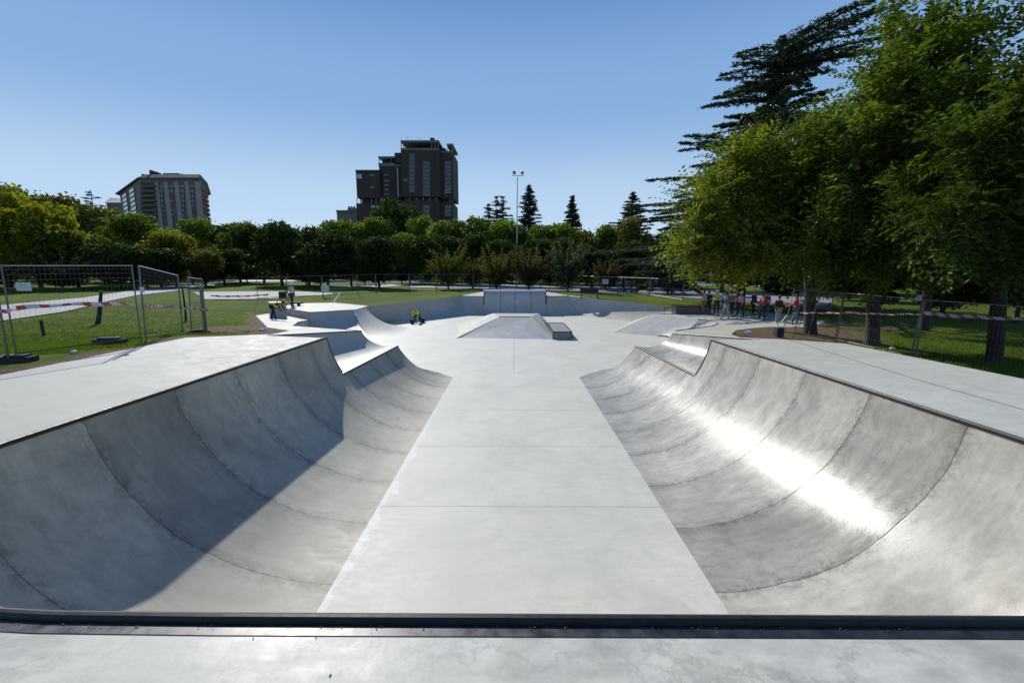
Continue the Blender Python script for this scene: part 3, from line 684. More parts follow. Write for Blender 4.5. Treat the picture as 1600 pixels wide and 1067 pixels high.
# stakes, plank, debris
o=MB().tube([aT(69,526),aT(68,526)+Vector((0,0,.62))],.05,8).build('stake',M['darkwood']); tag(o,'short dark wooden stake on the left lawn','stake')
def youngtree(px,py,top,label,r=.06):
    b=aT(px,py); t=thing('young_tree',b,label,'tree'); tp=atY(top[0],top[1],b.y)
    MB().tube([b-Vector((0,0,.1)),lerp(b,tp,.3)+Vector((.05,0,0)),tp],[r*1.2,r,r*.7],8).build('trunk',M['wood'],t,smooth=True); return t,tp
sap=[youngtree(152,506,(158,455),'thin leaning young tree trunk on the left lawn',.09),youngtree(290,503,(285,450),'slim dark sapling behind the left fence end',.05)]
pl0=at(520,474.5,1.43); pl1=atY(532,457,pl0.y+.4)
tag(MB().bar(pl0+Vector((0,0,.03)),pl1,.14,.05).build('plank',M['white']),'white plank leaning up at the back of the raised platform','plank')
def rag(p,label,s=.18):
    mb=MB(); V=[];F_=[]
    mb.sphere((0,0,0),(s*.8,s*.5,s*.4),14,9); v=[Vector(q)*(1+1.1*mnoise.noise(Vector(q).normalized()*2.3+Vector(p)*3)) for q in mb.v]; mb.v=[tuple(q) for q in v]
    o=mb.build('litter',M['white']); o.location=p+Vector((0,0,s*.3)); return tag(o,label,'litter')
rag(aT(413,518),'white crumpled litter on the dirt beside the left deck',.2); rag(aT(1169,524,.05),'white crumpled paper on the brown dirt mound right',.17); rag(aT(116,552),'small white scrap on the grass by the left fence',.09)
rag(at(387,491,1.2),'white scrap lying left of the bent worker',.16); rag(aT(1394,546),'thin white scrap by the right fence foot',.12)
# bench
bb=aT(921,466); t=thing('park_bench',bb,'dark park bench beside the grey path beyond the right wall','bench')
MB().box((bb.x,bb.y,bb.z+.45),(1.7,.42,.05)).build('seat',M['darkwood'],t); MB().box((bb.x,bb.y+.22,bb.z+.72),(1.7,.05,.35)).build('backrest',M['darkwood'],t)
for s in(-.75,.75): MB().box((bb.x+s,bb.y,bb.z+.22),(.06,.4,.44)).build('leg',M['steel'],t)
# ---------------- vehicles ----------------
def carshape(name,loc,rz,prof,glass,wdt,col,label,cat):
    t=thing(name,loc,label,cat,None); Mx=Matrix.Translation(loc)@Matrix.Rotation(rz,4,'Z')
    n=len(prof); w=wdt/2; L=[]; 
    v=[Mx@Vector((x,-w+(.12 if z>1.0 else 0),z)) for x,z in prof]+[Mx@Vector((x,w-(.12 if z>1.0 else 0),z)) for x,z in prof]
    MB().add(v,[tuple(range(n)),tuple(range(2*n-1,n-1,-1))]+[(i,(i+1)%n,(i+1)%n+n,i+n) for i in range(n)]).build('body',simple('car_paint_'+name,col,.3,0,.03),t)
    gm_=simple('car_glass',(.02,.025,.03),.1)
    for g in glass:
        for s in(-1,1): MB().add([Mx@Vector((x,s*(w-.10+(.0 if z>1.0 else .02)),z)) for x,z in g]+[Mx@Vector((x,s*(w-.14),z)) for x,z in g],[(0,1,2,3),(4,7,6,5),(0,4,5,1),(1,5,6,2),(2,6,7,3),(3,7,4,0)]).build('side_window',gm_,t)
    xs=[p[0] for p in prof]; a,b=min(xs),max(xs)
    for x in(a+.8,b-.8):
        for s in(-1,1):
            wh=MB().tube([Mx@Vector((x,s*(w-.1),.32)),Mx@Vector((x,s*(w+.03),.32))],.32,14).build('wheel',M['black'],t)
            MB().tube([Mx@Vector((x,s*(w+.02),.32)),Mx@Vector((x,s*(w+.05),.32))],.18,10).build('rim',M['galv'],wh)
    for s in(-.6,.6): MB().box((a+.02,s,.7),(.06,.3,.16),Mx).build('headlight',M['sign'],t)
    return t
vanp=[(-2.4,.3),(-2.45,.9),(-1.75,1.15),(-1.1,1.95),(2.4,2.0),(2.5,.3)]; vang=[[(-1.55,1.15),(-1.02,1.8),(-.4,1.8),(-.4,1.15)]]
carp=[(-2.1,.3),(-2.15,.75),(-1.2,.95),(-.55,1.42),(.9,1.45),(1.6,1.0),(2.1,.92),(2.15,.3)]; carg=[[(-1.0,.98),(-.48,1.36),(.1,1.38),(.1,.98)],[(.18,.98),(.18,1.38),(.85,1.39),(1.35,1.0)]]
for px,py,rz,k,c,lb in((970,447.5,-.3,0,(.7,.72,.76),'white van parked right of the white fence notice'),(1009,446.8,.1,1,(.7,.72,.75),'white car parked between the van and the big tree'),(1054,448.5,.15,1,(.55,.6,.68),'pale silver car parked half under the dark cedar boughs'),(850,441.5,.2,0,(.66,.68,.7),'white van far off right of the floodlight mast'),(1330,452,.1,1,(.5,.53,.55),'grey car behind the right trees by the fence')):
    b=aT(px,py); carshape('parked_van' if k==0 else 'parked_car',b,rz,vanp if k==0 else carp,vang if k==0 else carg,1.8,c,lb,'van' if k==0 else 'car')
# ---------------- people ----------------
skin=simple('skin',(.42,.25,.17),.6,0,.06); hairm=simple('dark_hair',(.03,.02,.015),.6)
cm={}
def cloth(c):
    if c not in cm: cm[c]=simple('cloth_%d'%len(cm),c,.85,0,.15,14)
    return cm[c]
def skinobj(name,chains,mat,parent,sub=1):
    V=[];Ed=[];Rd=[];roots=[];idx={}
    for ch in chains:
        prev=None
        for key,p,r in ch:
            if key in idx and key is not None: i=idx[key]
            else:
                i=len(V); V.append(tuple(p)); Rd.append(r)
                if key is not None: idx[key]=i
                if prev is None: roots.append(i)
            if prev is not None: Ed.append((prev,i))
            prev=i
    me=bpy.data.meshes.new(name); me.from_pydata(V,Ed,[]); o=link(name,me,parent); me.materials.append(mat)
    md=o.modifiers.new('skin','SKIN'); md.use_smooth_shade=True; md.use_x_symmetry=False
    for i,r in enumerate(Rd): me.skin_vertices[0].data[i].radius=(r,r) if not isinstance(r,tuple) else r; me.skin_vertices[0].data[i].use_root=False
    # one root per connected piece
    par=list(range(len(V)))
    def fd(i):
        while par[i]!=i: i=par[i]
        return i
    for a,b in Ed: par[fd(a)]=fd(b)
    done=set()
    for i in range(len(V)):
        if fd(i) not in done: done.add(fd(i)); me.skin_vertices[0].data[i].use_root=True
    o.modifiers.new('sub','SUBSURF').levels=sub; o.modifiers['sub'].render_levels=sub; return o
def person(loc,h,rz,label,top=(.3,.3,.3),legs=(.03,.035,.06),shoe=(.02,.02,.02),bend=0.,armL=(.15,.1,.1),armR=(.15,.1,.1),step=.12,hair=True,helmet=None,vest=None,crouch=0.,bag=False,paper=False,short=False,group='people gathered on the right plaza'):
    t=thing('person',loc,label,'person',group,rz); Mx=Matrix.Translation(loc)@Matrix.Rotation(rz,4,'Z')@Matrix.Scale(h/1.75,4)
    X=lambda x,y,z: Mx@Vector((x,y,z)); k=h/1.75
    hz_=.92-crouch*.45
    def up(d,x=0,y=0):   # point at distance d above the hips along the bent torso
        return (x, math.sin(bend)*d+y*math.cos(bend), hz_+math.cos(bend)*d-y*math.sin(bend))
    P={'pel':X(0,-.0,hz_),'wa':X(*up(.16)),'ch':X(*up(.36)),'nk':X(*up(.53)),'hd':X(*up(.60,0,.01)),'ht':X(*up(.72,0,.03))}
    body=[[('pel',P['pel'],.125*k),('wa',P['wa'],.115*k),('ch',P['ch'],.135*k),('nk',P['nk'],.052*k),('hd',P['hd'],.078*k),('ht',P['ht'],.088*k)]]
    sleeves=[[('pel',P['pel'],.13*k),('wa',P['wa'],.128*k),('ch',P['ch'],.15*k),('n2',lerp(P['ch'],P['nk'],.75),.075*k)]]; trous=[[('pel',P['pel'],.14*k)]]
    trous=[];
    for s,(out,fwd,elb) in((-1,armL),(1,armR)):
        sh=up(.47,s*.18); S_=X(*sh); 
        ex,ey,ez=sh[0]+s*math.sin(out)*.28,sh[1]+math.sin(fwd)*.28,sh[2]-math.cos(fwd)*math.cos(out)*.28
        f2=fwd+elb; wx,wy,wz=ex-s*.03,ey+math.sin(f2)*.25,ez-math.cos(f2)*.25
        El,Wr=X(ex,ey,ez),X(wx,wy,wz); dirv=(Wr-El).normalized(); Pm=Wr+dirv*.07*k
        body.append([('ch',P['ch'],.135*k),('s%d'%s,S_,.06*k),('e%d'%s,El,.042*k),('w%d'%s,Wr,.028*k),('p%d'%s,Pm,.034*k)])
        side_=Mx.to_3x3()@Vector((0,1,0)); side_=(side_-dirv*side_.dot(dirv)).normalized(); inw=Mx.to_3x3()@Vector((-s,0,0))
        for q,(o_,l_) in enumerate(((-.026,.07),(-.009,.08),(.009,.075),(.026,.06))):
            b0=Pm+side_*o_*k; body.append([(None,b0-dirv*.01*k,.010*k),(None,b0+dirv*l_*.55*k,.009*k),(None,b0+dirv*l_*k+inw*.02*k*.6,.008*k)])
        body.append([(None,Wr+dirv*.03*k,.011*k),(None,Wr+dirv*.05*k+side_*.045*k,.010*k),(None,Wr+dirv*.09*k+side_*.055*k,.008*k)])
        arm=[('ch',P['ch'],.15*k),('s%d'%s,S_,.078*k),('e%d'%s,El,.058*k)]
        if not short: arm.append(('w%d'%s,lerp(El,Wr,.93),.042*k))
        sleeves.append(arm)
        hip=X(s*.09,0,hz_-.03); ky=step*s*.6+crouch*.32; kn=X(s*(.11+crouch*.08),ky,.50-crouch*.10 if crouch<.6 else .46); an=X(s*.12,step*s-crouch*.02,.09)
        body.append([('pel',P['pel'],.125*k),('h%d'%s,hip,.085*k),('k%d'%s,kn,.055*k),('a%d'%s,an,.036*k),('t%d'%s,X(s*.13,step*s+.12,.04),.03*k)])
        trous.append([('pel',P['pel'],.145*k),('h%d'%s,hip,.105*k),('k%d'%s,kn,.075*k),('a%d'%s,lerp(kn,an,.93),.062*k)])
        MB().sphere((s*.125,step*s+.06,.05),(.05,.145,.055),12,8,M=Mx).build('shoe',cloth(shoe),t,smooth=True)
    skinobj('body',body,skin,t); skinobj('trousers',trous,cloth(legs),t); skinobj('shirt',sleeves,cloth(top),t)
    if vest:
        mb=MB(); skinobj('hi_vis_vest',[[('pel',lerp(P['pel'],P['wa'],.4),.155*k),('wa',P['wa'],.155*k),('ch',P['ch'],.178*k),('n2',lerp(P['ch'],P['nk'],.6),.12*k)]],cloth(vest),t)
    # head details
    Hm=Matrix.Translation(P['ht'])@Mx.to_3x3().normalized().to_4x4()@Matrix.Rotation(-bend*.6,4,'X')
    MB().sphere((0,.088*k,-.03*k),(.013*k,.02*k,.02*k),8,6,M=Hm).build('nose',skin,t,smooth=True)
    for s in(-1,1):
        MB().sphere((s*.032*k,.078*k,-.005*k),.011*k,8,6,M=Hm).build('eye',M['black'],t,smooth=True)
        MB().sphere((s*.088*k,0,-.02*k),(.014*k,.024*k,.03*k),8,6,M=Hm).build('ear',skin,t,smooth=True)
    MB().sphere((0,.078*k,-.065*k),(.024*k,.01*k,.006*k),8,6,M=Hm).build('mouth',cloth((.25,.09,.08)),t,smooth=True)
    if helmet:
        MB().sphere((0,-.01*k,.05*k),(.115*k,.135*k,.085*k),16,10,M=Hm).build('helmet',cloth(helmet),t,smooth=True); MB().sphere((0,.1*k,.02*k),(.09*k,.08*k,.012*k),12,6,M=Hm).build('helmet_brim',cloth(helmet),t,smooth=True)
    elif hair: MB().sphere((0,-.025*k,.02*k),(.10*k,.105*k,.10*k),16,10,M=Hm).build('hair',hairm if hair is True else cloth(hair),t,smooth=True)
    if bag:
        c=X(.24,.02,.88); MB().sphere(tuple(c),(.13*k,.17*k,.19*k),12,8).build('shoulder_bag',cloth((.025,.025,.03)),t,smooth=True)
    if paper:
        c=X(-.02,.46,1.08); MB().box((0,0,0),(.22,.30,.008),Matrix.Translation(c)@Matrix.Rotation(rz,4,'Z')@Matrix.Rotation(.5,4,'X')).build('paper_sheet',M['white'],t)
    return t
HV=(.62,.85,.03)
PR=hz
def pl(px,py,z=PR): return at(px,py,z)
LEFT=rad(90); 
person(pl(1098,491),1.68,rad(200),'person in a white top and tan trousers behind the dark ledge',top=(.5,.47,.44),legs=(.42,.18,.09),armR=(.2,1.2,1.3),short=True)
person(pl(1106,489.5),1.62,rad(160),'person in a dark red jacket behind the dark ledge, right of the white top',top=(.10,.03,.02),legs=(.05,.03,.03))
person(pl(1087,488.5),1.62,rad(250),'person in a black jacket holding back behind the ledge, leftmost of the group',top=(.04,.03,.03),legs=(.30,.14,.09)) if False else None
person(pl(1119,490.5),1.72,rad(150),'person in a bright yellow hi-vis shirt and white helmet',top=(.62,.75,.04),legs=(.03,.05,.07),helmet=(.7,.7,.68),armL=(.3,.6,1.3),armR=(.3,.6,1.3))
person(pl(1129,491),1.70,rad(190),'person in a white shirt partly hidden behind the denim jacket',top=(.55,.56,.62),legs=(.04,.06,.05))
person(pl(1133,499),1.74,rad(115),'person in a denim jacket and light jeans with a dark shoulder bag',top=(.09,.14,.22),legs=(.33,.38,.48),bag=True,armL=(.15,.5,1.5),armR=(.15,.5,1.5),step=.18)
person(pl(1141,495),1.72,rad(170),'person in a mustard yellow sweater and dark trousers',top=(.28,.17,.03),legs=(.03,.03,.03),armR=(.3,1.9,1.5))
person(pl(1156,496),1.75,rad(100),'person in a pink shirt and navy trousers',top=(.62,.28,.42),legs=(.02,.025,.045),hair=(.3,.3,.3),step=.16)
person(pl(1176,492),1.70,rad(210),'person in a black coat seen from behind, left of the red jacket',top=(.03,.03,.04),legs=(.012,.012,.015),hair=(.25,.22,.2))
person(pl(1190,502,hz-.0),1.72,rad(100),'person in a red jacket holding a white sheet of paper',top=(.40,.03,.03),legs=(.025,.03,.05),armL=(.1,.5,1.0),armR=(.1,.5,1.0),paper=True,hair=(.12,.07,.04))
person(pl(1196,494),1.68,rad(140),'person in grey clothes half hidden behind the red jacket',top=(.12,.12,.13),legs=(.10,.10,.10))
person(pl(1214,506.5,1.0),1.68,rad(185),'person in a dark maroon top and light grey trousers',top=(.07,.015,.018),legs=(.36,.34,.30))
person(at(1241,508,1.15),1.68,rad(60),'person in a red shirt and blue jeans beyond the gate beside the bicycle',top=(.40,.02,.03),legs=(.06,.10,.18),armL=(.1,.5,.8),armR=(.1,.5,.8))
WG='construction workers in hi-vis vests'
person(at(457,479,1.43),1.74,rad(250),'standing worker in a hi-vis vest and white helmet on the raised platform',top=(.35,.36,.38),legs=(.035,.04,.055),vest=HV,helmet=(.7,.7,.7),armR=(.2,.5,1.2),group=WG)
person(at(428,502,1.02),1.78,rad(-95),'worker in a hi-vis vest bending over at the left platform edge',top=(.20,.06,.04),legs=(.02,.022,.035),vest=HV,bend=1.25,armL=(.1,.3,.2),armR=(.1,.3,.2),step=.22,group=WG)
person(at(653,503.5,0),1.75,rad(170),'worker in a hi-vis jacket crouching on the pale floor between black buckets',top=HV,legs=(.02,.022,.03),vest=HV,bend=.95,crouch=.62,armL=(.2,.25,.2),armR=(.2,.25,.2),step=.2,hair=(.3,.28,.26),group=WG)
def bucket(px,py,z,label):
    p=at(px,py,z); t=thing('bucket',p,label,'bucket'); MB().tube([p,p+Vector((0,0,.36))],[.15,.19],14).build('pail',M['black'],t,smooth=True)
    MB().tube([p+Vector((.19*math.cos(a),0,.36+.1*math.sin(a))) for a in [math.pi*i/8 for i in range(9)]],.01,5).build('handle',M['steel'],t)
bucket(644,506,0,'black bucket left of the crouching worker'); bucket(661,504,0,'black bucket right of the crouching worker')
# tool trolley by the platform worker
c=at(464,478,1.43); t=thing('tool_cart',c,'low dark hand cart beside the standing worker on the platform','cart')
MB().box((c.x,c.y,c.z+.22),(.75,.5,.12)).build('tray',M['black'],t); MB().tube([c+Vector((-.3,0,.25)),c+Vector((-.75,0,1.15))],.025,6).build('handle',M['steel'],t)
for s in(-.25,.25): MB().tube([c+Vector((s,-.26,.12)),c+Vector((s,-.2,.12))],.12,12).build('wheel',M['black'],t)
c=aT(443,476.5); t=thing('drum_post',c,'dark barrel on legs standing behind the left end of the platform','barrel'); MB().tube([c+Vector((0,0,.5)),c+Vector((0,0,1.0))],[.3,.3],12).build('drum',M['black'],t,smooth=True)
for a in(0,2.1,4.2): MB().tube([c+Vector((.25*math.cos(a),.25*math.sin(a),0)),c+Vector((.25*math.cos(a),.25*math.sin(a),.5))],.03,6).build('leg',M['steel'],t)
c=at(420,500,1.0); t=thing('plaster_screen',c,'grey sheet metal box behind the bending worker','box'); MB().box((c.x-.0,c.y+1.2,c.z+.5),(.9,.5,1.0)).build('box_body',M['bank'],t); MB().box((c.x,c.y+1.2,c.z+1.02),(.96,.56,.04)).build('lid',M['galv'],t)
# bicycle
c=at(1232,511,1.25); t=thing('bicycle',c,'pale green bicycle leaning by the gate near the red shirted person','bicycle'); fm_=simple('bike_paint',(.25,.5,.2),.35)
for nm,x in(('wheel',-.5),('wheel',.5)):
    MB().tube([c+Vector((x+.33*math.cos(a),.1*math.cos(a),.33+.33*math.sin(a))) for a in [2*math.pi*i/20 for i in range(21)]],.02,6,cap=False).build(nm,M['black'],t)
q=lambda x,z:c+Vector((x,0,z)); mb=MB()
for a,b in(((-.5,.33),(-.1,.3)),((-.1,.3),(.35,.75)),((-.1,.3),(-.2,.82)),((-.2,.75),(.33,.8)),((-.5,.33),(-.2,.78)),((.35,.85),(.5,.33))): mb.tube([q(*a),q(*b)],.02,6)
mb.build('frame',fm_,t); MB().tube([q(.35,.85)+Vector((0,-.25,.08)),q(.35,.85)+Vector((0,.25,.08))],.015,6).build('handlebar',M['steel'],t); MB().box(tuple(q(-.22,.87)),(.25,.12,.05)).build('saddle',M['black'],t); t.scale=(.75,.75,.75)
# ---------------- trees ----------------
LM={'dark':leafmat('leaves_dark_green',(.042,.066,.018),.26,.4,.25),'mid':leafmat('leaves_mid_green',(.115,.17,.03),.36,.4,.25),
 'yellow':leafmat('leaves_yellow_green',(.17,.19,.022),.42,.4,.25),'olive':leafmat('leaves_olive',(.12,.125,.03),.32,.4,.25),
 'autumn':leafmat('leaves_autumn',(.11,.13,.035),.35,.4,.4),'red':leafmat('leaves_reddish_brown',(.10,.10,.05),.3,.4,.4),
 'grey':leafmat('leaves_grey_green',(.09,.115,.07),.28,.3,.4),'conifer':leafmat('needles_blue_green',(.03,.05,.034),.12,.3,.3),'cedar':leafmat('needles_cedar',(.035,.055,.036),.14,.35,.3),
 'elm2':leafmat('leaves_elm_shade_tone',(.08,.12,.024),.42,.45,.5,.5),  # elm leaf green darkened to stand in for shade in the crown
 'elm3':leafmat('leaves_elm_deep_shade_tone',(.05,.08,.018),.34,.5,.5,.5),  # darker copy: deep shade of the right crowns put into the leaf colour
 'elm':leafmat('leaves_elm_green',(.135,.175,.03),.45,.4,.5,.5)}
def frames(n,dirs=None):
    if dirs is None: d=R.randn(n,3)
    else: d=dirs+0
    d/=np.linalg.norm(d,axis=1)[:,None]+1e-9
    q=R.randn(n,3); u=np.cross(d,q); u/=np.linalg.norm(u,axis=1)[:,None]+1e-9
    return d,u
def diamonds(c,d,u,L,W):
    L=np.asarray(L)[:,None] if np.ndim(L) else L; W=np.asarray(W)[:,None] if np.ndim(W) else W
    V=np.stack([c-d*L/2,c+u*W/2,c+d*L/2,c-u*W/2],1); n=len(c)
    return V.reshape(-1,3),np.arange(n*4).reshape(-1,4)
def crown_unit(nb,n,size,zlo=.22,seed=0,shell=.45,flat=1.):
    rs=np.random.RandomState(seed); C_=[];RD=[]
    while len(C_)<nb:
        p=rs.uniform(-1,1,3)
        if np.linalg.norm(p)<1: 
            C_.append([p[0]*.35,p[1]*.35,.5+zlo/2+p[2]*(.5-zlo/2-.13)]); RD.append(rs.uniform(.07,.17))
    C_.append([0,0,.5+zlo/2]); RD.append(.27)
    C_=np.array(C_);RD=np.array(RD); pr=RD**2; k=rs.choice(len(C_),n,p=pr/pr.sum())
    v=rs.randn(n,3); v/=np.linalg.norm(v,axis=1)[:,None]; r=RD[k]*(shell+(1-shell)*rs.rand(n)**.6)*np.where(rs.rand(n)<.22,rs.uniform(1.1,1.5,n),1)
    c=C_[k]+v*r[:,None]*np.array([1,1,.8])
    s=size*rs.uniform(.6,1.4,n); d=rs.randn(n,3); d/=np.linalg.norm(d,axis=1)[:,None]; q=rs.randn(n,3)
    u=np.cross(d,q); u/=np.linalg.norm(u,axis=1)[:,None]
    return diamonds(c,d,u,s*1.5,s)
def bgproto(i):
    t=local(thing('broadleaf_tree',(0,0,0),'x','tree')); V,Fq=crown_unit(24,12000,.025,.04,seed=20+i)
    link('crown',rawmesh('crown',V,Fq,LM['dark']),t)
    mb=MB().tube([(0,0,-.03),(.005,.003,.15),(-.004,0,.35),(.01,0,.6)],[.022,.017,.013,.005],8)
    for k in range(5):
        a=k*1.3+i; mb.tube([(0,0,.25+.05*k),(.12*math.cos(a),.12*math.sin(a),.42+.06*k),(.22*math.cos(a),.22*math.sin(a),.55+.06*k)],[.009,.006,.003],5)
    mb.build('trunk',M['wood'],t,smooth=True); return t
def bushproto(i):
    t=local(thing('small_tree',(0,0,0),'x','tree')); rs=np.random.RandomState(60+i); c=[];dd=[];mb=MB().tube([(0,0,-.05),(0,0,.25)],[.02,.014],7)
    for k in range(95):
        az=rs.uniform(0,6.283); el_=rs.uniform(.15,1.15)**1; L=rs.uniform(.45,.8)*(.62+.38*math.sin(el_)); z0=rs.uniform(.08,.35)
        e=np.array([math.cos(az)*math.cos(el_)*L*.85,math.sin(az)*math.cos(el_)*L*.85,z0+math.sin(el_)*L]); s0=np.array([0,0,z0*.8])
        mb.tube([Vector(s0),Vector(s0*.4+e*.6+np.array([0,0,.02])),Vector(e)],[.006,.004,.0015],4); m=rs.randint(60,110); s=.18+.84*rs.rand(m)**.8
        c.append(s0+(e-s0)*s[:,None]+rs.randn(m,3)*.028*(1.3-s)[:,None]); dd.append((e-s0)/L+rs.randn(m,3)*.6)
    c=np.concatenate(c);d,u=frames(len(c),np.concatenate(dd)); V,Fq=diamonds(c,d,u,.045*rs.uniform(.6,1.3,len(c)),.021)
    link('crown',rawmesh('crown',V,Fq,LM['autumn']),t); mb.build('trunk',M['wood'],t); return t
bush=[bushproto(i) for i in range(3)]
protos=[bgproto(i) for i in range(6)]; used=set()
GT='broadleaf trees of the park belt'
KN={'dark':'dark green','mid':'mid green','yellow':'yellow green','olive':'olive green','autumn':'autumn tinted','red':'reddish brown','grey':'grey green'}
def bgtree(px,ty,zc,hw,kind,label,protos=protos):
    b=dep(px,430,zc); b=Vector((b.x,b.y,T(b.x,b.y))); top=atY(px,ty,b.y); H=max(2,top.z-b.z)*1.12; W=hw*2/F*zc/.72
    i=rr.randrange(len(protos)); src=protos[i]; i=src.name
    o=src if i not in used else copy_tree(src); used.add(i)
    o.location=b; o.rotation_euler=(0,0,rr.uniform(0,6.28)); o.scale=(W,W*rr.uniform(.85,1.15),H); o['label']=label; o['group']=GT
    for ch in o.children:
        if ch.name.startswith('crown'): ch.material_slots[0].link='OBJECT'; ch.material_slots[0].material=LM[kind]
    return o
BT=[(-60,270,62,90,'yellow','beyond the left picture edge'),(12,277,60,80,'yellow','at the far left edge, tallest on that side'),(112,296,95,45,'olive','peeking above its neighbours left of the white tower block'),(62,318,56,52,'yellow','in the front row near the left edge'),
(60,290,100,60,'mid','rising behind the yellow one at the far left'),(120,345,60,50,'mid','low in the front row behind the leftmost fence'),(165,325,85,48,'olive','just left of the pilastered apartment block'),(205,338,72,46,'mid','at the foot of the pilastered apartment block'),(243,352,85,44,'yellow','under the left half of the apartment block'),(185,375,58,45,'dark','low behind the second fence post'),
(275,362,66,38,'yellow','with a glowing top below the apartment block'),(300,343,100,34,'mid','beside the right corner of the apartment block'),(250,385,60,40,'dark','low behind the folded left fence'),(320,385,64,34,'olive','standing low between the path and the belt'),(318,362,112,34,'mid','deep in the belt beside the apartment block corner'),(300,395,75,30,'dark','low at the start of the pale path'),(345,352,105,32,'dark','in the gap right of the apartment block'),
(375,350,85,36,'mid','with a pointed top left of the darkest group'),(350,390,70,32,'dark','low behind the end of the pale path'),(412,349,82,38,'dark','left of the darkest round crown'),(440,345,68,46,'dark','darkest and broadest, behind the worker'),(482,352,66,40,'dark','right half of the darkest pair'),(520,345,105,42,'mid','peeking over the dark group left of the brick tower'),
(512,368,60,40,'dark','above the white board on the fence'),(548,362,64,38,'dark','in the dark front row, left of the tower'),(592,368,60,38,'dark','last of the dark front row below the tower'),(565,343,110,40,'mid','below the small house beside the brick tower'),(622,312,120,40,'dark','tallest crown directly in front of the brick tower'),(592,338,112,34,'mid','left shoulder of the tower front crown'),
(662,334,108,26,'mid','round crown at the right foot of the brick tower'),(640,362,80,34,'mid','below the tower, above the long wall'),(700,342,98,36,'mid','right of the brick tower base'),(690,365,75,36,'dark','behind the first autumn shrub'),(742,338,98,38,'mid','left of the cedar trio'),(735,368,75,34,'dark','behind the second autumn shrub'),
(790,345,96,38,'mid','left of the floodlight mast'),(780,372,72,32,'dark','low and dark left of the mast'),(835,348,94,36,'mid','right of the mast below the tall sequoia'),(830,375,72,34,'dark','low and dark right of the mast'),(875,350,92,34,'mid','left of the slim cone'),(880,372,75,36,'dark','behind the grey green bush'),(918,355,92,34,'olive','right of the slim cone'),
(925,378,72,36,'dark','low between the bush and the van'),(955,352,90,30,'mid','left shoulder below the third cone'),(985,340,84,30,'olive','round with a sunlit top under the third cone'),(1012,362,84,30,'mid','left of the great cedar'),(975,380,72,34,'dark','low behind the white van'),(1030,385,74,34,'dark','low behind the pale silver car'),
(1075,350,70,40,'dark','behind the lower boughs of the great cedar'),(1130,350,60,50,'dark','behind the people'),(1200,330,62,60,'dark','behind the bright elm'),(1290,320,60,65,'dark','between the two leaning fence posts far behind'),(1390,310,55,70,'dark','behind the middle trunk'),(1500,300,55,80,'dark','deep in the shade on the right'),(1620,290,50,90,'dark','past the right picture edge'),(1330,398,44,46,'dark','low in the shade between the thick trunk and the middle trunk'),(1540,385,42,60,'dark','low in the shade behind the nearest elm'),(1250,400,38,50,'dark','low in the shade behind the thick trunk'),(1480,395,30,60,'dark','low in the black shade behind the right fence'),(1600,380,26,60,'dark','lowest at the right picture edge'),(1380,400,34,50,'dark','low behind the notice by the middle trunk')]
US=[(-30,400,50,30,'dark'),(95,392,52,28,'dark'),(228,398,62,26,'dark'),(262,405,75,24,'dark'),(335,400,95,24,'mid'),(385,404,88,22,'dark'),(478,402,70,22,'dark'),(570,402,72,22,'dark'),(628,400,74,22,'dark'),(665,405,90,24,'mid'),(720,404,88,22,'dark'),(800,402,84,22,'dark'),(858,402,80,22,'dark'),(915,402,86,22,'dark'),(1000,404,80,24,'dark')]
wh=['at the far left edge','behind the first long fence panel','behind the folded left fence','at the top of the pale path','in the gap right of the pale path','left of the standing worker','right of the standing worker','above the leaning plank','above the left end of the long wall','left of the first autumn shrub','between the first two autumn shrubs','left of the mast foot','right of the mast foot','left of the white notice','right of the white van']
for (px,ty,zc,hw,k),w_l in zip(US,wh):
    o=bgtree(px,ty,zc,hw,k,'low bushy undergrowth tree '+w_l,bush); o['group']='low undergrowth trees under the park belt'
for px,ty,zc,hw,k,lb in BT: bgtree(px,ty,zc,hw,k,KN[k]+' tree '+lb)
SH=[(700,386,57,27,'autumn','first from the left'),(738,402,60,20,'red','small and brown between the two yellowish ones'),(776,388,57,26,'autumn','left of the floodlight mast'),(826,384,58,30,'red','crossed by the floodlight mast'),(888,372,58,34,'grey','tall and grey green right of the mast'),(948,404,62,24,'red','low near the white notice'),(500,400,64,20,'dark','small behind the white board')]
for px,ty,zc,hw,k,lb in SH:
    o=bgtree(px,ty,zc,hw,k,KN[k]+' small tree '+lb,bush); o['group']='small trees in front of the park belt'; o['label']=o['label'].replace('grey green small tree tall and grey green','tall grey green small tree')
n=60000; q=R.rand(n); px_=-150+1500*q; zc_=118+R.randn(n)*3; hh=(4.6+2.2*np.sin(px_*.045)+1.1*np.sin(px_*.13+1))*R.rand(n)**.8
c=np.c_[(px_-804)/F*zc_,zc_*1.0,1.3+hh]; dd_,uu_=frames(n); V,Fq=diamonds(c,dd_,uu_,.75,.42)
tag(link('shrubbery',rawmesh('shrubbery',V,Fq,LM['dark'])),'dark far shrubbery closing the view under the park trees','shrubbery',kind='stuff')
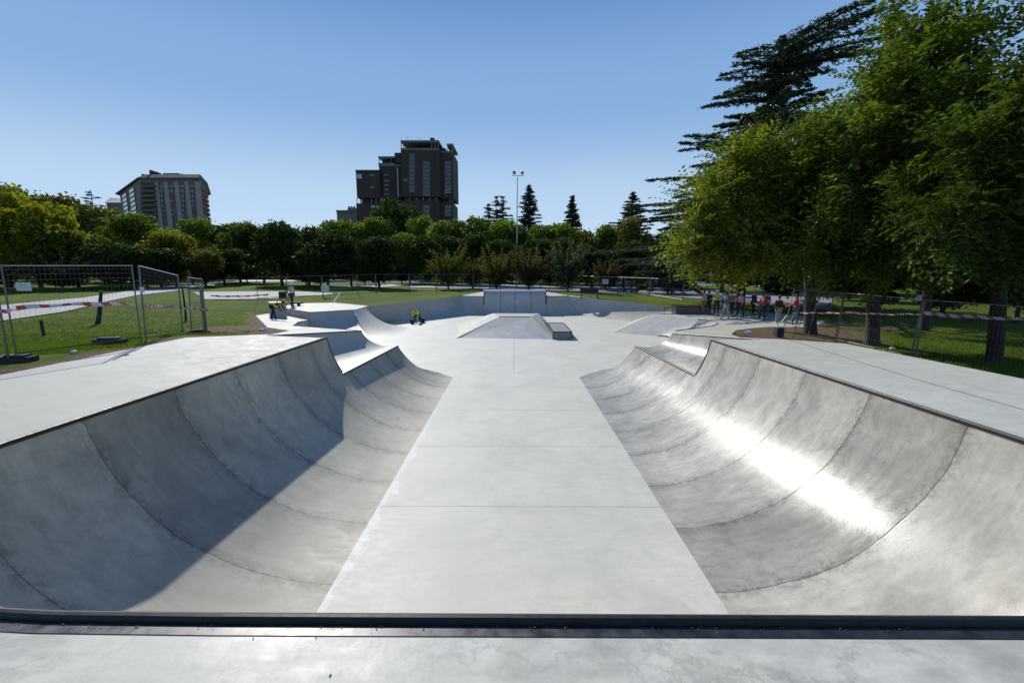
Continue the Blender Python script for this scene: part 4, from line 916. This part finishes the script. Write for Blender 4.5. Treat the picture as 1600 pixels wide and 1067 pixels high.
# ---- conifers ----
def conifer(name,b,H,W,tiers,per,label,kind='conifer',lean=(0,0),droop=.25,tuft=.5,dens=8,shape=1.,prof=None,group=None,seed=0):
    rs=np.random.RandomState(seed); t=thing(name,b,label,'tree',group); B=np.array(b)
    tr=[(b[0]+lean[0]*q*q,b[1],b[2]+H*q) for q in(0,.25,.5,.75,.97)]
    MB().tube([Vector(p)-Vector((0,0,.2 if i==0 else 0)) for i,p in enumerate(tr)],[.028*H*.6,.02*H*.6,.014*H*.6,.008*H*.6,.003*H],10).build('trunk',M['wood'],t,smooth=True)
    c=[];d=[];limb=MB()
    for i in range(tiers):
        q=(i+.5)/tiers; z0=.10+.88*q
        for k in range(per):
            a=rs.uniform(0,6.283); L=W*(prof(q,a) if prof else (1-q)**shape)*rs.uniform(.75,1.1)+.15
            base=B+np.array([lean[0]*z0*z0,0,H*z0+rs.uniform(-.5,.5)*H/tiers]); dr=np.array([math.cos(a),math.sin(a),0.])
            m=max(3,int(L*dens)); s=rs.rand(m)**.75; rise=(.18*s-droop*s*s*1.2)*L
            side_=np.array([-dr[1],dr[0],0]); w=(rs.rand(m)-.5)*L*.55*(1.05-s)*(s>.1)
            P=base+dr*(s*L)[:,None]+side_*w[:,None]+np.c_[np.zeros((m,2)),rise+rs.randn(m)*.04*tuft-abs(w)*.15]
            D=dr*(.8)+side_*(np.sign(w)*.7)[:,None]+np.c_[rs.randn(m,2)*.3,rs.randn(m)*.25-.15]
            c.append(P);d.append(D)
            if L>1.2: limb.tube([Vector(base),Vector(base+dr*L*.5+np.array([0,0,(.09-droop*.3)*L])),Vector(base+dr*L*.92+np.array([0,0,(.165-droop)*L]))],[.022*L,.013*L,.004*L],5)
    c=np.concatenate(c);d=np.concatenate(d); n=len(c)
    rep=4; c=np.repeat(c,rep,0)+rs.randn(n*rep,3)*tuft*.28*np.array([1,1,.35]); d=np.repeat(d,rep,0)+rs.randn(n*rep,3)*.35
    d,u=frames(n*rep,d); V,Fq=diamonds(c,d,u,tuft*rs.uniform(.6,1.3,n*rep),tuft*.26)
    link('crown',rawmesh('crown',V,Fq,LM[kind]),t)
    if limb.n: limb.build('limbs',M['wood'],t)
    return t
def con(px,ty,zc,hw,label,tiers=16,per=7,kind='conifer',**k):
    b=dep(px,430,zc); b=Vector((b.x,b.y,T(b.x,b.y))); top=atY(px,ty,b.y); return conifer('conifer_tree',b,top.z-b.z,hw/F*zc,tiers,per,label,kind,tuft=zc*.0062,dens=7,**k)
con(826,287,125,38,'tall dark sequoia right of the floodlight mast',26,10,shape=.75,seed=1,droop=.1,prof=lambda q,a:(1-q)**.7*(.8+.35*math.sin(q*31)*math.sin(3*a)))
con(892,304,125,30,'slim dark conifer cone between mast and great cedar',26,10,shape=.8,seed=2,droop=.1,prof=lambda q,a:(1-q)**.8)
con(984,298,115,54,'dark conifer cone rising behind the round sunlit crown',24,10,shape=.8,seed=3,droop=.05,prof=lambda q,a:(1-q)**.75*(.85+.3*math.sin(q*25+2*a)))
con(764,316,120,36,'leftmost and lowest of the three spiky cedar tops',15,6,seed=4,shape=.9,droop=.15)
con(776,303,122,34,'middle of the three spiky cedar tops',15,6,seed=5,shape=.9,droop=.15)
con(786,304,118,48,'rightmost of the three spiky cedar tops',15,6,seed=6,shape=.9,droop=.15)
con(160,292,90,44,'dark spiky cedar top left of the apartment block',10,5,seed=7,shape=.8,droop=.1)
# great cedar on the right
b=dep(1160,430,37); b=Vector((b.x,b.y,T(b.x,b.y))); H=atY(1215,62,b.y).z-b.z
def cprof(q,a):
    # uneven layered outline: wide shelves low down, a gap, then a narrower top
    sh=1.25-1.05*q; sh*= .68+.42*(math.sin(q*36+a*1.5)>-.1)
    if q>.86: sh=.40-.6*(q-.86)+(.35 if math.cos(a)>.3 else 0)
    return max(.1,sh)
conifer('cedar_tree',b,H,9.3,24,11,'great dark layered cedar towering behind the bright elm','cedar',lean=(1.6,0),droop=.12,tuft=.34,dens=19,prof=cprof,seed=9)
b=dep(1045,430,56); b=Vector((b.x,b.y,T(b.x,b.y))); conifer('cedar_tree',b,atY(1045,352,b.y).z-b.z,5.2,14,8,'lower dark cedar with drooping boughs left of the great one','cedar',droop=.35,tuft=.45,dens=9,shape=.45,seed=10)
# ---- elms in the right foreground ----
def spraytemplate(rs,nl=13,L=.6,leaf=.12):
    P=[];D=[];U=[]
    for i in range(nl):
        s=(i+.5)/nl; sd=1 if i%2 else -1; P.append((sd*leaf*.42,s*L,-.32*s*s*L-.01)); D.append((sd*.9,.55,-.30+rs.uniform(-.2,.2))); U.append((-.5*sd,.9,.1+rs.uniform(-.3,.3)))
    return np.array(P),np.array(D),np.array(U)
def elm(base,trunk_top,blobs,nsp,leaf,label,seed,tr=.24,kind='elm',inner=9000):
    rs=np.random.RandomState(seed); t=thing('elm_tree',base,label,'tree','elm trees over the right deck')
    trk=MB(); tt=Vector(trunk_top); mid=lerp(base,tt,.5)+Vector((.12,0,0))
    trk.tube([base-Vector((0,0,.2)),base+Vector((0,0,.25)),mid,tt],[tr*1.5,tr*1.08,tr*.95,tr*.75],14)
    trk.build('trunk',M['wood'],t,smooth=True)
    lb=MB()
    for c,r in blobs:
        c=Vector(c); st=lerp(mid,tt,rs.uniform(.5,1)); m=lerp(st,c,.5)+Vector((rs.uniform(-.3,.3),rs.uniform(-.3,.3),.35)); lb.tube([st,m,c],[tr*.42,tr*.24,tr*.1],7)
        for k in range(7):
            d=Vector(rs.randn(3)); d.normalize(); e=c+d*r*.85; lb.tube([lerp(m,c,rs.uniform(.3,1)),lerp(c,e,.5)+Vector((0,0,.1)),e],[tr*.1,tr*.06,.008],5)
    lb.build('limbs',M['wood'],t)
    C_=np.array([list(c) for c,r in blobs]); RD=np.array([r for c,r in blobs]); pr=RD**2.2; k=rs.choice(len(C_),nsp,p=pr/pr.sum())
    v=rs.randn(nsp,3); v/=np.linalg.norm(v,axis=1)[:,None]
    # clumped: pull directions toward a few shoots per blob so that gaps open up
    nodes=rs.randn(len(C_),16,3); nodes/=np.linalg.norm(nodes,axis=2)[:,:,None]
    nd=nodes[k,rs.randint(0,16,nsp)]; v=nd+v*.24; v/=np.linalg.norm(v,axis=1)[:,None]
    rad_=RD[k]*(.4+.58*rs.rand(nsp)**.7); O_=C_[k]+v*rad_[:,None]
    Y=v*.85+rs.randn(nsp,3)*.25+np.array([0,0,-.05]); Y/=np.linalg.norm(Y,axis=1)[:,None]
    Z=np.array([0,0,1.])+rs.randn(nsp,3)*.3; X=np.cross(Y,Z); X/=np.linalg.norm(X,axis=1)[:,None]; Z=np.cross(X,Y)
    tp,td,tu=spraytemplate(rs,13,.62*leaf/.12,leaf); sc=rs.uniform(.7,1.35,nsp)[:,None,None]
    B3=np.stack([X,Y,Z],1)
    P=O_[:,None,:]+np.einsum('lk,nkj->nlj',tp,B3)*sc; D=np.einsum('lk,nkj->nlj',td,B3); U=np.einsum('lk,nkj->nlj',tu,B3)
    P=P.reshape(-1,3);D=D.reshape(-1,3)+rs.randn(P.shape[0],3)*.15;U=U.reshape(-1,3); n=len(P)
    D/=np.linalg.norm(D,axis=1)[:,None]; U-=D*(U*D).sum(1)[:,None]; U/=np.linalg.norm(U,axis=1)[:,None]
    s=rs.uniform(.75,1.25,n)
    V1,F1=diamonds(P,D,U,leaf*s,leaf*.42*s)
    m=inner; k=rs.choice(len(C_),m,p=pr/pr.sum()); v=rs.randn(m,3); v/=np.linalg.norm(v,axis=1)[:,None]; c=C_[k]+v*(RD[k]*.72*rs.rand(m)**.5)[:,None]; d,u=frames(m)
    V2,F2=diamonds(c,d,u,leaf*1.5,leaf*.9)
    link('crown',mesh_join('crown',[(V1,F1,0),(V2,F2,0)],[LM[kind]]),t); return t
def B_(px,py,zc,r): return (dep(px,py,zc),r*(.70 if zc>16 else .78))
b1=aT(1265,521); b2=aT(1362,539); b3=aT(1552,566)
elm(b1,atY(1258,380,b1.y),[B_(1150,275,17.5,1.7),B_(1105,330,17,1.5),B_(1095,385,16.8,1.15),B_(1160,370,16.5,1.6),B_(1220,330,17,2.0),B_(1230,378,16.5,1.2),B_(1190,240,18,1.1),B_(1150,398,17,1.0),B_(1265,270,18,1.8),B_(1290,360,18,1.8),B_(1310,300,20,2.4),B_(1340,350,18,2.0),B_(1088,395,17.5,.8)],3700,.17,'bright green elm hanging over the people, leftmost of the elms',31)  # rear blobs on the right are added to shade the lawn
elm(b2,atY(1358,350,b2.y),[B_(1425,75,14.5,1.1),B_(1375,135,15,.9),B_(1440,120,14,1.7),B_(1325,205,15,1.25),B_(1380,200,14,1.9),B_(1480,200,13,1.7),B_(1330,280,14,1.6),B_(1420,300,13,1.8),B_(1265,235,15.5,1.0),B_(1500,110,14,1.2),B_(1400,370,14,1.5),B_(1320,370,15,1.4),B_(1290,395,14.5,1.0),B_(1440,365,13,1.2),B_(1330,330,17.5,1.7),B_(1290,290,19.5,1.7),B_(1360,230,17.5,1.8),B_(1420,330,17,1.6),B_(1360,300,14,1.5),B_(1250,300,15.5,1.2),B_(1395,30,15,.45),B_(1460,25,14.5,.5),B_(1500,60,14,.6)],4300,.19,'tall elm with the middle trunk behind the right fence',32,.22,'elm2')  # farther blobs are added behind the crown to shade the lawn
elm(b3,atY(1560,330,b3.y),[B_(1560,250,10.5,1.7),B_(1620,180,10,1.5),B_(1520,340,10.5,1.3),B_(1600,335,10,1.4),B_(1650,300,10,1.8),B_(1640,120,9.5,.6),B_(1640,0,9,.6),B_(1490,290,11.5,1.1),B_(1700,360,10,1.5),B_(1540,170,11.5,.9),B_(1450,385,13,.6)],3000,.165,'dark shaded elm at the right picture edge nearest the camera',33,.2,'elm3')
b4=dep(1455,430,22); b4=Vector((b4.x,b4.y,T(b4.x,b4.y)))
elm(b4,atY(1455,330,b4.y),[B_(1400,300,22,2.4),B_(1480,280,20.5,2.4),B_(1340,290,24,2.3),B_(1550,250,18,2.2),B_(1450,360,21,2.2),B_(1380,370,22,2.0),B_(1540,360,19,2.0),((14,18,7.5),2.3),((16.5,16,6.8),2.2),((12,20.5,8.5),2.3),((18.5,14,6.6),2.0),((20,18,7.5),2.2)],4300,.19,'added elm that shades the right lawn, behind the other elms, mostly hidden',34,.2,'elm3')  # extra elm added as a shade caster for the lawn behind the fence
for (t_,tp),c in zip([],[]):
    n=500; p=np.array(tp)+R.randn(n,3)*np.array([.35,.35,.3]); d,u=frames(n); V,Fq=diamonds(p,d,u,.09,.045); link('crown',rawmesh('crown',V,Fq,LM[c]),t_)
# ---------------- buildings ----------------
brick=simple('dark_brown_brick',(.046,.033,.027),.85,0,.2,.3); cap=simple('teal_grey_cladding',(.10,.13,.125),.6,0,.15,.5); win=simple('window_glass',(.035,.05,.065),.08,0,.2,1); wf=simple('window_frame',(.16,.18,.19),.5)
litw=simple('pale_blind',(.40,.47,.52),.5)
YB=215.
def bx(px0,py0,px1,py1,Y,dz,mb=None):
    a=atY(px0,py0,Y); b=atY(px1,py1,Y); b.x=atY(px1,py0,Y).x; mb=mb or MB(); return mb.box(((a.x+b.x)/2,Y+dz/2,(a.z+b.z)/2),(abs(b.x-a.x),dz,abs(b.z-a.z)))
o_=atY(632,440,YB+8); t=thing('apartment_tower',(o_.x,o_.y,1.5),'dark brown brick apartment tower with stepped terraces rising above the trees','building')
G=452
bx(626,234,686,307.5,YB,24).build('wall',brick,t); bx(555.8,268.5,593,309.5,YB+4,20).build('wall',brick,t); bx(592,257,626.5,309.5,YB+6,18).build('wall',brick,t)
bx(592,247,600,259,YB+7,14).build('wall',brick,t) if False else None
bx(686,238,707.5,310.5,YB+3,19).build('wall',brick,t)
bx(556.5,318,593,G,YB+4.2,19.6).build('wall',brick,t); bx(593,309.6,626.5,G,YB+6.4,17).build('wall',brick,t); bx(626.5,314,686,G,YB+.4,23).build('wall',brick,t); bx(686,317,707.8,G,YB+3.4,18).build('wall',brick,t)
bx(564,309.5,593,318,YB+7,14).build('wall',brick,t); bx(632,307.5,684,314,YB+2,20).build('wall',brick,t); bx(686,310,697,317,YB+6,12).build('wall',brick,t)
for px in(557,562,566,580,587): bx(px,309.5,px+.9,318,YB+4.6,.4).build('column',wf,t)
for px in(639,649.5,660.5,671,681): bx(px,307.5,px+1.2,314,YB+.8,.4).build('column',wf,t)
for px in(702,706): bx(px,310.5,px+.9,317,YB+3.6,.4).build('column',wf,t)
# roofs and terraces
bx(555.2,265.6,593,267.2,YB+3.6,20).build('roof',cap,t); bx(555.5,266.6,557,269,YB+4,20).build('roof_post',cap,t); bx(590.8,244.5,617,247.6,YB+5.5,18).build('roof',cap,t); bx(598,247.6,626,257,YB+10,10).build('penthouse',brick,t)
bx(591.2,255,626,260,YB+5.8,.5).build('parapet',cap,t); bx(616.5,239,627,257,YB+5.8,14).build('penthouse',brick,t); 
for px in(591.6,597,611): bx(px,247,px+.8,256,YB+5.9,.4).build('column',wf,t)
rf=bx(625.8,219.5,685.6,222.6,YB-1,25).build('roof',cap,t)
a=atY(626,222.6,YB-1);b=atY(685,222.6,YB-1);c=atY(678,229,YB+4);d=atY(635,229,YB+4)
MB().add([a,b,c,d],[(0,1,2,3)]).build('roof_soffit',wf,t); bx(636,226,676,234,YB+9,10).build('penthouse',brick,t); bx(626,231.6,686,235,YB-.4,.6).build('parapet',cap,t)
for px in(626.4,630,674,679,684): bx(px,222,px+.8,232,YB-.6,.5).build('column',wf,t)
bx(672,215.6,678,219.6,YB+5,4,MB()).build('chimney',brick,rf)
for px,h in((637,212),(653,215),(658,216)): bx(px,h,px+.3,219.6,YB+6,.3).build('antenna',M['steel'],rf)
bx(698,224.7,707.8,228,YB+2.5,18).build('roof',cap,t); bx(688,236.2,707.6,239,YB+2.7,.6).build('parapet',cap,t); bx(706.6,228,707.4,237,YB+2.8,.4).build('column',wf,t); bx(699,228,700,237,YB+2.8,.4).build('column',wf,t); bx(687,232,696,236.5,YB+8,8).build('penthouse',brick,t)
def wnd(px0,py0,px1,py1,Y,m=None,nx=2,par=None,ny=1):
    f=bx(px0,py0,px1,py1,Y-.12,.12).build('window',wf,par or t); w=(px1-px0); e=w*.06; mb=MB()
    for i in range(nx): bx(px0+w*i/nx+e,py0+.45,px0+w*(i+1)/nx-e,py1-.45,Y-.2,.08,mb)
    mb.build('pane',m or win,f)
for k in range(11):
    y=240.5+k*6.1
    if y<300: wnd(639.3,y,647.8,y+5,YB,nx=3)
    if 252<y<305: wnd(661,y,671.5,y+5,YB,nx=3)
    if 252<y<302: wnd(695,y,705,y+5,YB+3,litw if k==9 else None,nx=3)
for y in(297,): wnd(694.5,y,705,y+9,YB+3,litw,3)
wnd(557,272,565,279.5,YB+4,litw,2)
for x,y in((578,272.5),(578,291),(600,272),(600,281),(600,288),(600,295),(600,302),(630,280)): wnd(x,y,x+7.5,y+3.4,YB+(4 if x<593 else 6 if x<626 else 0),nx=3)
for x,y in((580,321.5),(588,321.5)): wnd(x,y,x+6,y+3.5,YB+4.2,litw,2)
for y in(321,327,333): wnd(661,y,671,y+5,YB+.4,nx=3); wnd(695,y,705,y+5,YB+3.4,nx=3)
bx(620,262,621.4,308,YB+5.8,.3).build('stair_window',litw,t)
# small house next to the tower
t=thing('apartment_house',atY(541,440,YB+20),'small grey block of flats peeking over the trees beside the brick tower','building'); t.location.z=1.5
gw=simple('grey_render',(.17,.165,.16),.85,0,.1,.4)
bx(526,331,556,G,YB+22,14).build('wall',gw,t); bx(525,328.5,551,331.2,YB+21,15).build('roof',cap,t); bx(543,325,556,331,YB+24,8).build('penthouse',gw,t)
for px in(544,548,552): bx(px,322.5,px+1.6,325.3,YB+25,1.5).build('chimney',brick,t)
for px in(530,537,545): wnd(px,334,px+4,338,YB+22,par=t); wnd(px,342,px+4,346,YB+22,par=t)
# pilastered apartment block on the left
YL=225.; gw2=simple('grey_facade',(.12,.115,.112),.85,0,.12,.3); pil_=simple('pale_pilaster',(.26,.25,.24),.8,0,.08,.4); dk=simple('dark_balcony_and_recess_shade',(.05,.042,.04),.8); redm=simple('red_awning',(.30,.05,.05),.8); roofm=simple('slate_roof',(.08,.075,.075),.8)
A=atY(218,280,YL);Bp=atY(312,287,YL); ztop=A.z; L_=atY(187,303,YL*1.2); Rr=atY(321.5,300,YL*1.10); fy0=YL; back=YL+45
t=thing('apartment_block',(A.x+10,YL+10,1.5),'grey apartment block with pale pilasters and red awnings above the left trees','building')
poly=[Vector((A.x,A.y,0)),Vector((Bp.x,Bp.y,0)),Vector((Rr.x,Rr.y,0)),Vector((Rr.x*1.15,Rr.y*1.15,0)),Vector((L_.x*1.02,L_.y*1.05,0)),Vector((L_.x,L_.y,0))]
mb=MB(); n=len(poly); mb.add([Vector((p.x,p.y,1)) for p in poly]+[Vector((p.x,p.y,ztop)) for p in poly],[tuple(range(n,2*n))]+[(i,(i+1)%n,(i+1)%n+n,i+n) for i in range(n)]); mb.build('wall',gw2,t)
cx=(A.x+Bp.x)/2; ap=[Vector((cx+(p.x-cx)*1.03,p.y+(-.8 if p.y<YL+60 else 0),ztop)) for p in poly]; tp=[Vector((cx+(p.x-cx)*.93,p.y+(2.5 if p.y<YL+60 else -2),ztop+2.6)) for p in poly]
rf=MB().add(ap+[p+Vector((0,0,.5)) for p in ap]+tp,[tuple(range(n-1,-1,-1))]+[(i,(i+1)%n,(i+1)%n+n,i+n) for i in range(n)]+[(i+n,(i+1)%n+n,(i+1)%n+2*n,i+2*n) for i in range(n)]+[tuple(range(2*n,3*n))]).build('roof',roofm,t)
bx(256,271.5,277,280,YL+8,8).build('penthouse',gw2,t); bx(254.5,270.8,278.5,272.4,YL+7,10).build('penthouse_roof',cap,t)
for px,h,w in((221,272,2),(233,266,3.4),(240,268,3),(246,270,2),(283,272,2),(289,274,2),(295,273,3.6),(302,277,2)): bx(px,h,px+w,283,YL+5,1.5).build('chimney',brick,rf)
sp=(345-284)/8.
for k in range(9):
    y=285+k*7.6
    for (x0,x1) in((246.5,255),(262.5,271),(279,287.5),(295,303)):
        bx(x0,y+1.2,x1,y+6,YL-.25,.25).build('window',win,t)
        bx(x0,y+5.2,x1,y+7.4,YL-.3,.3).build('spandrel',redm if (k,x0) in((2,262.5),(4,262.5),(5,295)) else pil_,t)
    bx(219.5,y+1,240,y+5,YL-.1,.1).build('recess_shade_panel',dk,t); bx(218.6,y+4.6,241,y+7,YL-2.,2.0).build('balcony',gw2,t)  # flat dark panel: shade of the balcony recess is put into its colour
    a=lerp(Bp,Rr,.12);b_=lerp(Bp,Rr,.95); zz=atY(300,y+5,YL).z
    MB().bar(Vector((a.x-.2,a.y-.9,zz)),Vector((b_.x+.8,b_.y-.6,zz)),1.6,1.5).build('balcony',redm if k in(1,2,4,7) else dk if k%2 else gw2,t)
    for q in(.25,.62):
        p0=lerp(A,L_,q);p1=lerp(A,L_,q+.2); zz2=zz+.3
        MB().bar(Vector((p0.x-.2,p0.y-.2,zz2)),Vector((p1.x-.2,p1.y-.2,zz2)),.3,1.5).build('window',win,t)
for x0,x1 in((241.5,246.5),(255,262),(271.5,278.5),(288,294.5),(303.5,311.5)): bx(x0,284.5,x1,G,YL-.7,.7).build('pilaster',pil_,t)
bx(160,305,190,G,YL*1.35,20).build('wall',gw2,t) if False else None
t=thing('apartment_house',atY(175,440,YL*1.4),'low roof of a house left of the pilastered apartment block','building'); t.location.z=1.5
bx(166,316,188,G,YL*1.4,20).build('wall',gw2,t); a=[atY(164,316.5,YL*1.4-1),atY(190,316.5,YL*1.4-1),atY(190,311,YL*1.4+9),atY(172,309,YL*1.4+9)]
MB().poly(a,.5).build('roof',simple('pale_roof',(.32,.3,.29),.7),t)
# grit along the near coping
mb=MB(); rs=np.random.RandomState(5)
for k in range(90):
    x=rs.uniform(-3,3.2); y=NY-.036-abs(rs.randn())*.02 if k<82 else NY-rs.uniform(.1,1.2); s=rs.uniform(.0015,.005)
    mb.box((0,0,0),(s*rs.uniform(1,3),s,s*.7),Matrix.Translation((x,y,DZ+((.008) if k<82 else .003)))@Matrix.Rotation(rs.uniform(0,3),4,'Z'))
tag(mb.build('grit',simple('brown_grit',(.16,.12,.08),.9)),'tiny brown leaf scraps and grit lying along the near coping','grit',kind='stuff')
# ---------------- light ----------------
SD=Vector((-.74,1.45,1.11)).normalized()
sun=bpy.data.lights.new('sun','SUN'); sun.energy=4.5; sun.angle=rad(.53); sun.color=(1,.965,.90)
so=bpy.data.objects.new('sun',sun); COL.objects.link(so); so.rotation_euler=(-SD).to_track_quat('-Z','Y').to_euler(); so.location=(0,0,60)
w=bpy.data.worlds.new('World'); S.world=w; w.use_nodes=True; nt=w.node_tree
sk=nt.nodes.new('ShaderNodeTexSky'); sk.sky_type='NISHITA'; sk.sun_disc=False; sk.sun_elevation=math.asin(SD.z)
sk.sun_rotation=math.atan2(SD.x,SD.y); sk.air_density=1.0; sk.dust_density=0; sk.ozone_density=3; sk.altitude=450
bg=nt.nodes['Background']; bg.inputs[1].default_value=.075; 
g_=nt.nodes.new('ShaderNodeNewGeometry'); sp_=nt.nodes.new('ShaderNodeSeparateXYZ'); nt.links.new(g_.outputs['Incoming'],sp_.inputs[0])
el=mth(nt,'MULTIPLY',sp_.outputs[2],-1.)
rp_=nt.nodes.new('ShaderNodeValToRGB'); nt.links.new(el,rp_.inputs[0]); cr=rp_.color_ramp; cr.interpolation='EASE'
k_=1/.075
for i,(q,c_) in enumerate(((0,(.70,.82,.93)),(.12,(.50,.67,.88)),(.32,(.25,.44,.74)),(.58,(.08,.21,.53)),(1,(.03,.10,.36)))):
    e=cr.elements[i] if i<2 else cr.elements.new(q); e.position=q; e.color=(*c_,1)
cr.elements[0].position=0
mu=nt.nodes.new('ShaderNodeVectorMath'); mu.operation='SCALE'; nt.links.new(rp_.outputs[0],mu.inputs[0]); mu.inputs['Scale'].default_value=k_
nt.links.new(mixc(nt,.85,sk.outputs[0],mu.outputs[0]),bg.inputs[0])
S.view_settings.view_transform='Standard'; S.view_settings.look='None'; S.view_settings.exposure=.06; S.view_settings.gamma=1
S.render.engine='CYCLES'
for o in bpy.data.objects:
    if '_local' in o: del o['_local']
